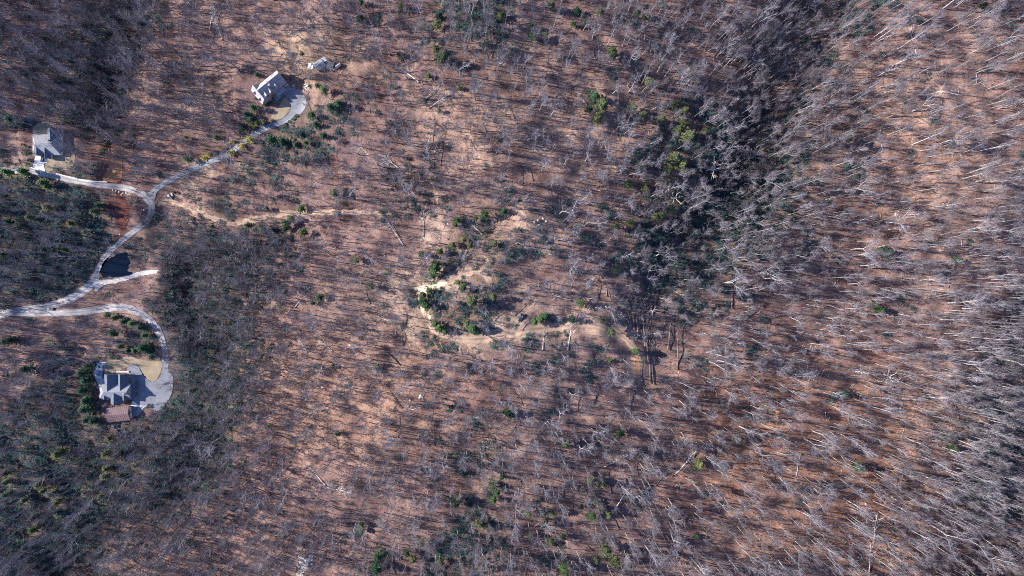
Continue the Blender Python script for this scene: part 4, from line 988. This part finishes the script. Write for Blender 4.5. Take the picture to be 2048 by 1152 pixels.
# spread the individually built ones: none closer than 34 px to another
chosen = []
for i in order:
    if len(chosen) >= 290: break
    if all((X[i]-X[j])**2 + (Y[i]-Y[j])**2 > 34**2 for j in chosen): chosen.append(i)
cm = np.zeros(n, bool); cm[chosen] = True
desc = {'fork': 'tall bare forked tree', 'spread': 'broad bare spreading tree', 'pole': 'tall straight bare tree'}
first = {}
for i in chosen:
    k = int(tp[i]); wd = rnd(.85, 1.25)
    r = empty('bare_tree', tuple(PW[i])); r.rotation_euler = (tx[i], ty[i], rz[i]); s = float(sc[i]); r.scale = (s*wd, s*wd, s)
    tag(r, lab(desc[PROTO[k][2]], X[i], Y[i]), 'tree', 'bare grey trees of the winter woods')
    link('trunk', PROTO[k][4], r); link('crown', PROTO[k][5], r)
protos = []
for P_ in PROTO:
    mb = MB(); mb.v = list(P_[0].v); mb.f = list(P_[0].f); mb.m = list(P_[0].m); b = len(mb.v)
    mb.v += P_[1].v; mb.f += [tuple(i+b for i in f) for f in P_[1].f]; mb.m += [m+1 for m in P_[1].m]; protos.append(mb)
# material slots: 0 bark, 1 limb (trunk limbs and crown branches), 2 twig
rest = ~cm
o = mass('leafless_woodland', protos, [M['bark'], M['limb'], M['twig']], PW[rest], tp[rest], np.stack([tx, ty, rz], 1)[rest], (sc[:, None] * np.stack([g.uniform(.8, 1.3, n)]*2 + [np.ones(n)], 1))[rest])
tag(o, 'mass of bare grey winter trees covering the hillside', 'woods')

# saplings / brush
X, Y, g = scatter(10, lambda x, y: (.24 + .06*dens(x, y)) * (.3 + 1.2*patchy(x, y, 30, 3)) * ~is_clear(x, y, .8), 120, 5)
n = len(X); print('brush', n)
o = mass('underbrush', [sapling() for _ in range(10)], [M['brush']], at(X, Y), g.integers(0, 10, n), np.stack([g.normal(0,.1,n), g.normal(0,.1,n), g.uniform(0,6.28,n)], 1), np.repeat(g.uniform(.4, 1.15, n)[:, None], 3, 1))
tag(o, 'thin grey brush and saplings under the bare trees', 'brush')

# evergreen thicket
X, Y, g = scatter(9.0, lambda x, y: np.clip((thick(x, y) + 3.0*(patchy(x, y, 17, 5)-.5) - .9) / 5.0, 0, .97) * ~is_clear(x, y), 100, 9)
n = len(X); print('thicket', n)
o = mass('evergreen_thicket', [thicket_bush() for _ in range(8)], [M['thicket'], M['twig']], at(X, Y), g.integers(0, 8, n), np.stack([g.normal(0,.1,n), g.normal(0,.1,n), g.uniform(0,6.28,n)], 1), np.stack([g.uniform(.7,1.5,n)]*2 + [g.uniform(.7,1.6,n)], 1))
tag(o, 'dark evergreen undergrowth filling the ravines and shaded slopes', 'undergrowth')

# fallen sticks and broken branches on the leaf litter
def stick_set():
    mb = MB()
    for _ in range(3):
        a = rnd(0, 6.28); L = rnd(1.2, 4.5); x, y = rnd(-2.5, 2.5), rnd(-2.5, 2.5); r = rnd(.04, .10)
        pts = [np.array([x + math.cos(a)*L*t + rnd(-.12,.12), y + math.sin(a)*L*t + rnd(-.12,.12), .12 + .25*t*rnd(0,1)]) for t in (0, .35, .7, 1)]; mb.tube(pts, [r, r*.85, r*.6, r*.3], 4)
        for s in (.4, .7):
            p = pts[1] + (pts[2]-pts[1])*s; b_ = a + rnd(-.9, .9); mb.tube([p, p + np.array([math.cos(b_), math.sin(b_), .15])*L*.35], [r*.45, .012], 3)
    return mb
X, Y, g = scatter(14, lambda x, y: .50 * np.clip(1 - thick(x, y)/7, .1, 1) * ~is_clear(x, y, .8), 60, 13)
n = len(X)
o = mass('fallen_branches', [stick_set() for _ in range(10)], [M['deadfall']], at(X, Y), g.integers(0, 10, n), np.stack([np.zeros(n), np.zeros(n), g.uniform(0,6.28,n)], 1), np.repeat(g.uniform(.5, 1.5, n)[:, None], 3, 1))
tag(o, 'pale broken sticks and branches strewn over the leaf litter', 'branches')

# ---------------------------------------------------------------- evergreen trees standing out of the woods

CON = {}
def con_proto(kind, mk, hh):
    key = (kind, mk, hh)
    if key not in CON:
        CON[key] = []
        for _ in range(3):
            t_, c_ = conifer(kind, hh); CON[key].append((t_.me('trunk', [M['bark']]), c_.me('crown', [M[mk]])))
    return random.choice(CON[key])
adj = {'g': ('green', 'needle_green'), 'o': ('olive-green', 'needle_olive'), 'd': ('dark green', 'needle_dark')}
for s in PINES:
    x, y, r, c = s.split(','); x, y, r = float(x), float(y), float(r)
    if r == 0: continue
    nm, mk = adj[c]; kind = 'hemlock' if c == 'd' else 'pine'; rad = r / 3.2 * 1.32; hh = 8 if rad < 3.2 else 12
    P = at(x, y); d = CAMH - P[2]
    # the crown shows where the list says: stand the trunk so that mid-crown projects there
    hc = rad * 2.6; k = 1 - .62*hc/d; P = at(1024 + (x-1024)*k, 576 + (y-576)*k)
    s_ = rad / (hh*.255); tm, cm_ = con_proto(kind, mk, hh)
    r_ = empty(f'{kind}_tree', tuple(P), rnd(0, 6.28)); r_.scale = (s_, s_, s_ * min(1.0, 2.6*rad/(hh*s_)))
    size = 'small' if rad < 2.6 else ('large' if rad > 3.8 else 'mid-sized')
    tag(r_, lab(f"{size} {nm} {kind}", x, y), 'evergreen tree', 'evergreen trees scattered in the bare woods')
    link('trunk', tm, r_); link('crown', cm_, r_)
GOLD = [(527,245,5.5),(505,251,4.5),(512,254,4),(543,242,3),(504,282,8),(486,294,6),(466,308,6.5),(411,317,5),(419,311,4.5),(430,305,4),(459,290,5),(468,284,4),(450,297,4)]
st, fo = shrub(16, 1.6); sh_s, sh_f = st.me('stem', [M['bark']]), fo.me('foliage', [M['gold']])
for x, y, r in GOLD:
    o = empty('golden_shrub', tuple(at(x, y)), rnd(0, 6)); s = r/3.1/1.1; o.scale = (s, s, s*1.1)
    tag(o, lab("golden-leaved driveway shrub", x, y), 'shrub', 'golden shrubs lining the upper driveway'); link('stem', sh_s, o); link('foliage', sh_f, o)
st, fo = shrub(12, 1.2); sh_s, sh_f = st.me('stem', [M['bark']]), fo.me('foliage', [M['needle_dark']])
for x, y, r, w_ in [(594,232,4,''),(588,238,4,''),(580,246,4,''),(573,250,3.5,''),(559,262,3,''),(300,811,5,''),(620,175,4,''),(602,108,4,''),(583,137,3.5,''),(529,212,4,''),(537,206,4,''),(512,197,3,''),(46,290,3,''),(60,320,4,''),(58,305,4,''),(56,295,4,''),(58,330,4,'')]:
    o = empty('clipped_shrub', tuple(at(x, y)), rnd(0, 6)); s = r/3.1/1.1; o.scale = (s, s, s)
    tag(o, lab("small rounded dark shrub", x, y), 'shrub', 'garden shrubs around the houses'); link('stem', sh_s, o); link('foliage', sh_f, o)

# ---------------------------------------------------------------- fallen and dead trees
def fallen(L, dead, nb=9):
    """log along +x with its root plate at the origin; returns trunk, crown, root"""
    tr, cr, ro = MB(), MB(), MB(); r0 = max(.22, L*.0155)
    pts = [np.array([L*t, math.sin(t*3)*.2*rnd(-1,1), r0*1.1 + .6*t + .15*math.sin(t*7)]) for t in np.linspace(0, 1, 7)]
    tr.tube(pts, np.linspace(r0*1.15, .10, 7), 7, cap=True)
    for k in range(nb):
        f = .45 + .53*k/nb; i = min(int(f*6), 5); p = pts[i] + (pts[i+1]-pts[i])*(f*6-i); a = rnd(.35, 1.0)*random.choice((-1, 1)); d = np.array([math.cos(a), math.sin(a), rnd(.0, .5)]); q_ = grow(p, d, L*rnd(.14,.30), .0, .22, 4)
        (tr if k % 2 else cr).tube(q_, [r0*.32, r0*.26, r0*.2, r0*.12, .02], 4)
        for j in range(9):
            t = rnd(.2, 1); ii = min(int(t*4), 3); p2 = q_[ii] + (q_[ii+1]-q_[ii])*(t*4-ii); b_ = unit(np.array([math.cos(a)+rnd(-.8,.8), math.sin(a)+rnd(-.8,.8), rnd(-.1,.7)])); q3 = grow(p2, b_, rnd(.8, 2.2), 0, .25, 2); cr.tube(q3, [.05,.035,.012], 3)
            if not dead:
                for _ in range(6):
                    d2 = unit(np.array([rnd(-1,1), rnd(-1,1), rnd(0,1)])) + b_; w = unit(np.cross(d2, np.array([rnd(-1,1), rnd(-1,1), rnd(-1,1)])))*.026; p3 = q3[1] + (q3[2]-q3[1])*rnd(-.6,1); cr.add([p3+w, p3-w, p3+unit(d2)*rnd(.5,1.3)], [(0,1,2)])
    n = 14
    for k in range(n):
        a = 6.28*k/n + rnd(-.2,.2); R1 = r0*rnd(2.2, 4.2); ro.tube([(0, 0, r0*1.4), (-.15, math.cos(a)*R1*.5, r0*1.4+math.sin(a)*R1*.5), (-.1+rnd(-.3,.3), math.cos(a)*R1, max(.05, r0*1.4+math.sin(a)*R1))], [r0*.55, r0*.25, .03], 4)
    ro.tube([(-.45, 0, r0*1.3), (.25, 0, r0*1.3)], [r0*1.9, r0*1.6], 9, cap=True, mi=1)
    return tr, cr, ro
FP = {}
for dead in (0, 1):
    for L in (14, 20):
        for v in range(3):
            t_, c_, r_ = fallen(L, dead); bm_ = M['deadwood'] if dead else M['darklog']
            FP[(dead, L, v)] = (t_.me('trunk', [bm_]), c_.me('branches', [bm_ if dead else M['twig']]), r_.me('root_plate', [M['darklog'], M['rootsoil']]))
# base px -> tip px, pale?

for s in FALLEN:
    bx, by, tx_, ty_, dead = (int(v) for v in s.split(',')); A = at(bx, by); B = at(tx_, ty_); V = B - A; Ln = float(np.linalg.norm(V)); L = 14 if Ln < 16.5 else 20
    key = (dead, L, random.randrange(3)); sc_ = Ln / L
    r = empty('fallen_tree', tuple(A)); r.rotation_euler = (0, -math.asin(max(-.9, min(.9, V[2]/Ln))), math.atan2(V[1], V[0])); r.scale = (sc_, max(.75, sc_), max(.75, sc_))
    t_, c_, p_ = FP[key]; r.location.z += .15
    tag(r, lab(f"{'pale' if dead else 'dark'} fallen tree, roots", bx, by), 'fallen tree', 'fallen trees lying in the woods')
    link('trunk', t_, r); link('branches', c_, r); link('root_plate', p_, r)

def antler(h):
    tr, br = MB(), MB(); pts = grow((0,0,-.3), (rnd(-.1,.1), rnd(-.1,.1), 1), h*.5, .0, .08, 4); tr.tube(pts, [.42,.38,.34,.3,.26], 7)
    for k in range(6):
        a = k*1.05 + rnd(-.3,.3); q_ = grow(pts[-1-(k % 2)], (math.cos(a), math.sin(a), .5), h*rnd(.3,.45), .12, .3, 5); br.tube(q_, [.24,.2,.17,.13,.09,.04], 5)
        for j in (2, 3, 4): br.tube(grow(q_[j], (math.cos(a+rnd(-1.2,1.2)), math.sin(a+rnd(-1.2,1.2)), rnd(.2,.9)), h*rnd(.1,.2), .1, .3, 3), [.11,.09,.06,.02], 4)
    return tr, br
for x, y, h, lb in ((1768,748,14,'white antler-shaped dead tree with curling bare limbs in the east woods'), (1712,743,12,'small white dead snag with short forked limbs just west of the antler-shaped one'), (1415,340,20,'bright bare white tree with gnarled limbs rising above the dark ravine'), (1300,622,12,'broken white snag in the tangle of fallen trees'), (1345,398,14,'white-limbed dead tree above the lower ravine')):
    t_, b_ = antler(h); r = empty('dead_tree', tuple(at(x, y)), rnd(0, 6), label=lb, cat='dead tree', group='white dead trees'); t_.build('trunk', M['deadwood'], r, True); b_.build('branches', M['deadwood'], r, True)

# ---------------------------------------------------------------- rocks
def rock():
    import bmesh
    bm = bmesh.new(); bmesh.ops.create_icosphere(bm, subdivisions=3, radius=1.0); k = [rnd(0, 6) for _ in range(6)]; f = (rnd(.7,1.3), rnd(.6,1.1), rnd(.45,.75))
    for v in bm.verts:
        c = v.co; m = 1 + .18*math.sin(3*c.x+k[0])*math.cos(3.3*c.y+k[1]) + .10*math.sin(7*c.z+k[2]+3*c.x) + .05*math.sin(13*c.y+k[3]); v.co = Vector((round(c.x*m*f[0]*3.2)/3.2*.45 + c.x*m*f[0]*.55, c.y*m*f[1], c.z*m*f[2]))
    me = bpy.data.meshes.new('boulder'); bm.to_mesh(me); bm.free(); me.materials.append(M['pale_stone']); return me
RK = [rock() for _ in range(5)]
RK2 = []
for r in RK: q_ = r.copy(); q_.materials[0] = M['stone']; RK2.append(q_)
ROCKS = [(598,1134,3),(700,690,4),(706,697,3),(692,697,3),(586,905,4),(591,911,3),(565,887,2.5),(645,775,3),(656,800,3),(640,682,2),(660,668,2),(820,800,4),(842,793,5),(838,797,3),(817,812,3),(600,1118,5),(612,1122,5),(618,1138,6),(604,1142,5),(624,1128,4),(620,1112,3),(596,1130,4),
 (1068,445,3),(1076,441,4),(1086,437,3),(1092,443,3),(1078,450,2.5),(1110,425,3),(1135,418,2),(1084,472,3),(1110,477,3),(848,476,4),(843,480,3),(888,454,3),(896,448,2.5),(770,512,3),(1005,648,2),(1024,625,1.6),(993,612,1.5),(1796,97,3),(1733,612,3),(1728,595,2.5),(1732,1008,3),(1256,720,2),
 (232,382,3),(238,384,3.5),(246,386,4),(253,386,3.5),(226,380,2.5),(243,390,3),(260,389,2),(252,382,2.5),(288,420,2),(286,432,1.8),(195,510,3),(190,508,4),(186,513,3),(200,503,2),(186,524,2.5),(182,530,2.5),(228,282,2.5),(234,279,2),(218,300,2),(222,277,2),(133,193,2),(147,338,2.5),(1070,300,2.5),(1092,325,2),(965,100,2),(860,312,3),(557,148,2),(592,158,3),(513,222,2),(240,469,3),(283,367,1.8),(600,230,1.5)]
for i, (x, y, r) in enumerate(ROCKS):
    s = r/3.3*.62; pale = i % 3 != 2
    o = link('boulder', (RK if pale else RK2)[i % 5]); P = at(x, y); o.location = (P[0], P[1], P[2] + s*.15); o.rotation_euler = (rnd(-.2,.2), rnd(-.2,.2), rnd(0, 6)); o.scale = (s*1.1, s*1.1, s)
    tag(o, lab(f"{'large' if r >= 4 else 'small'} {'pale' if pale else 'grey'} boulder", x, y), 'boulder', 'boulders exposed among the leaf litter')
# split log pile by the upper house
for k in range(12):
    p = at(613 + rnd(-5, 6), 175 + rnd(-6, 6), .2); mb = MB(); a = rnd(0, 3.14); L = rnd(1.5, 3.2); mb.tube([(-L/2*math.cos(a), -L/2*math.sin(a), 0), (L/2*math.cos(a), L/2*math.sin(a), .1)], [.2, .17], 8, cap=True)
    o = mb.build('cut_log', M['deadwood']); o.location = p; tag(o, 'pale cut log in the loose pile beside the upper parking court', 'log', 'cut logs by the parking court')
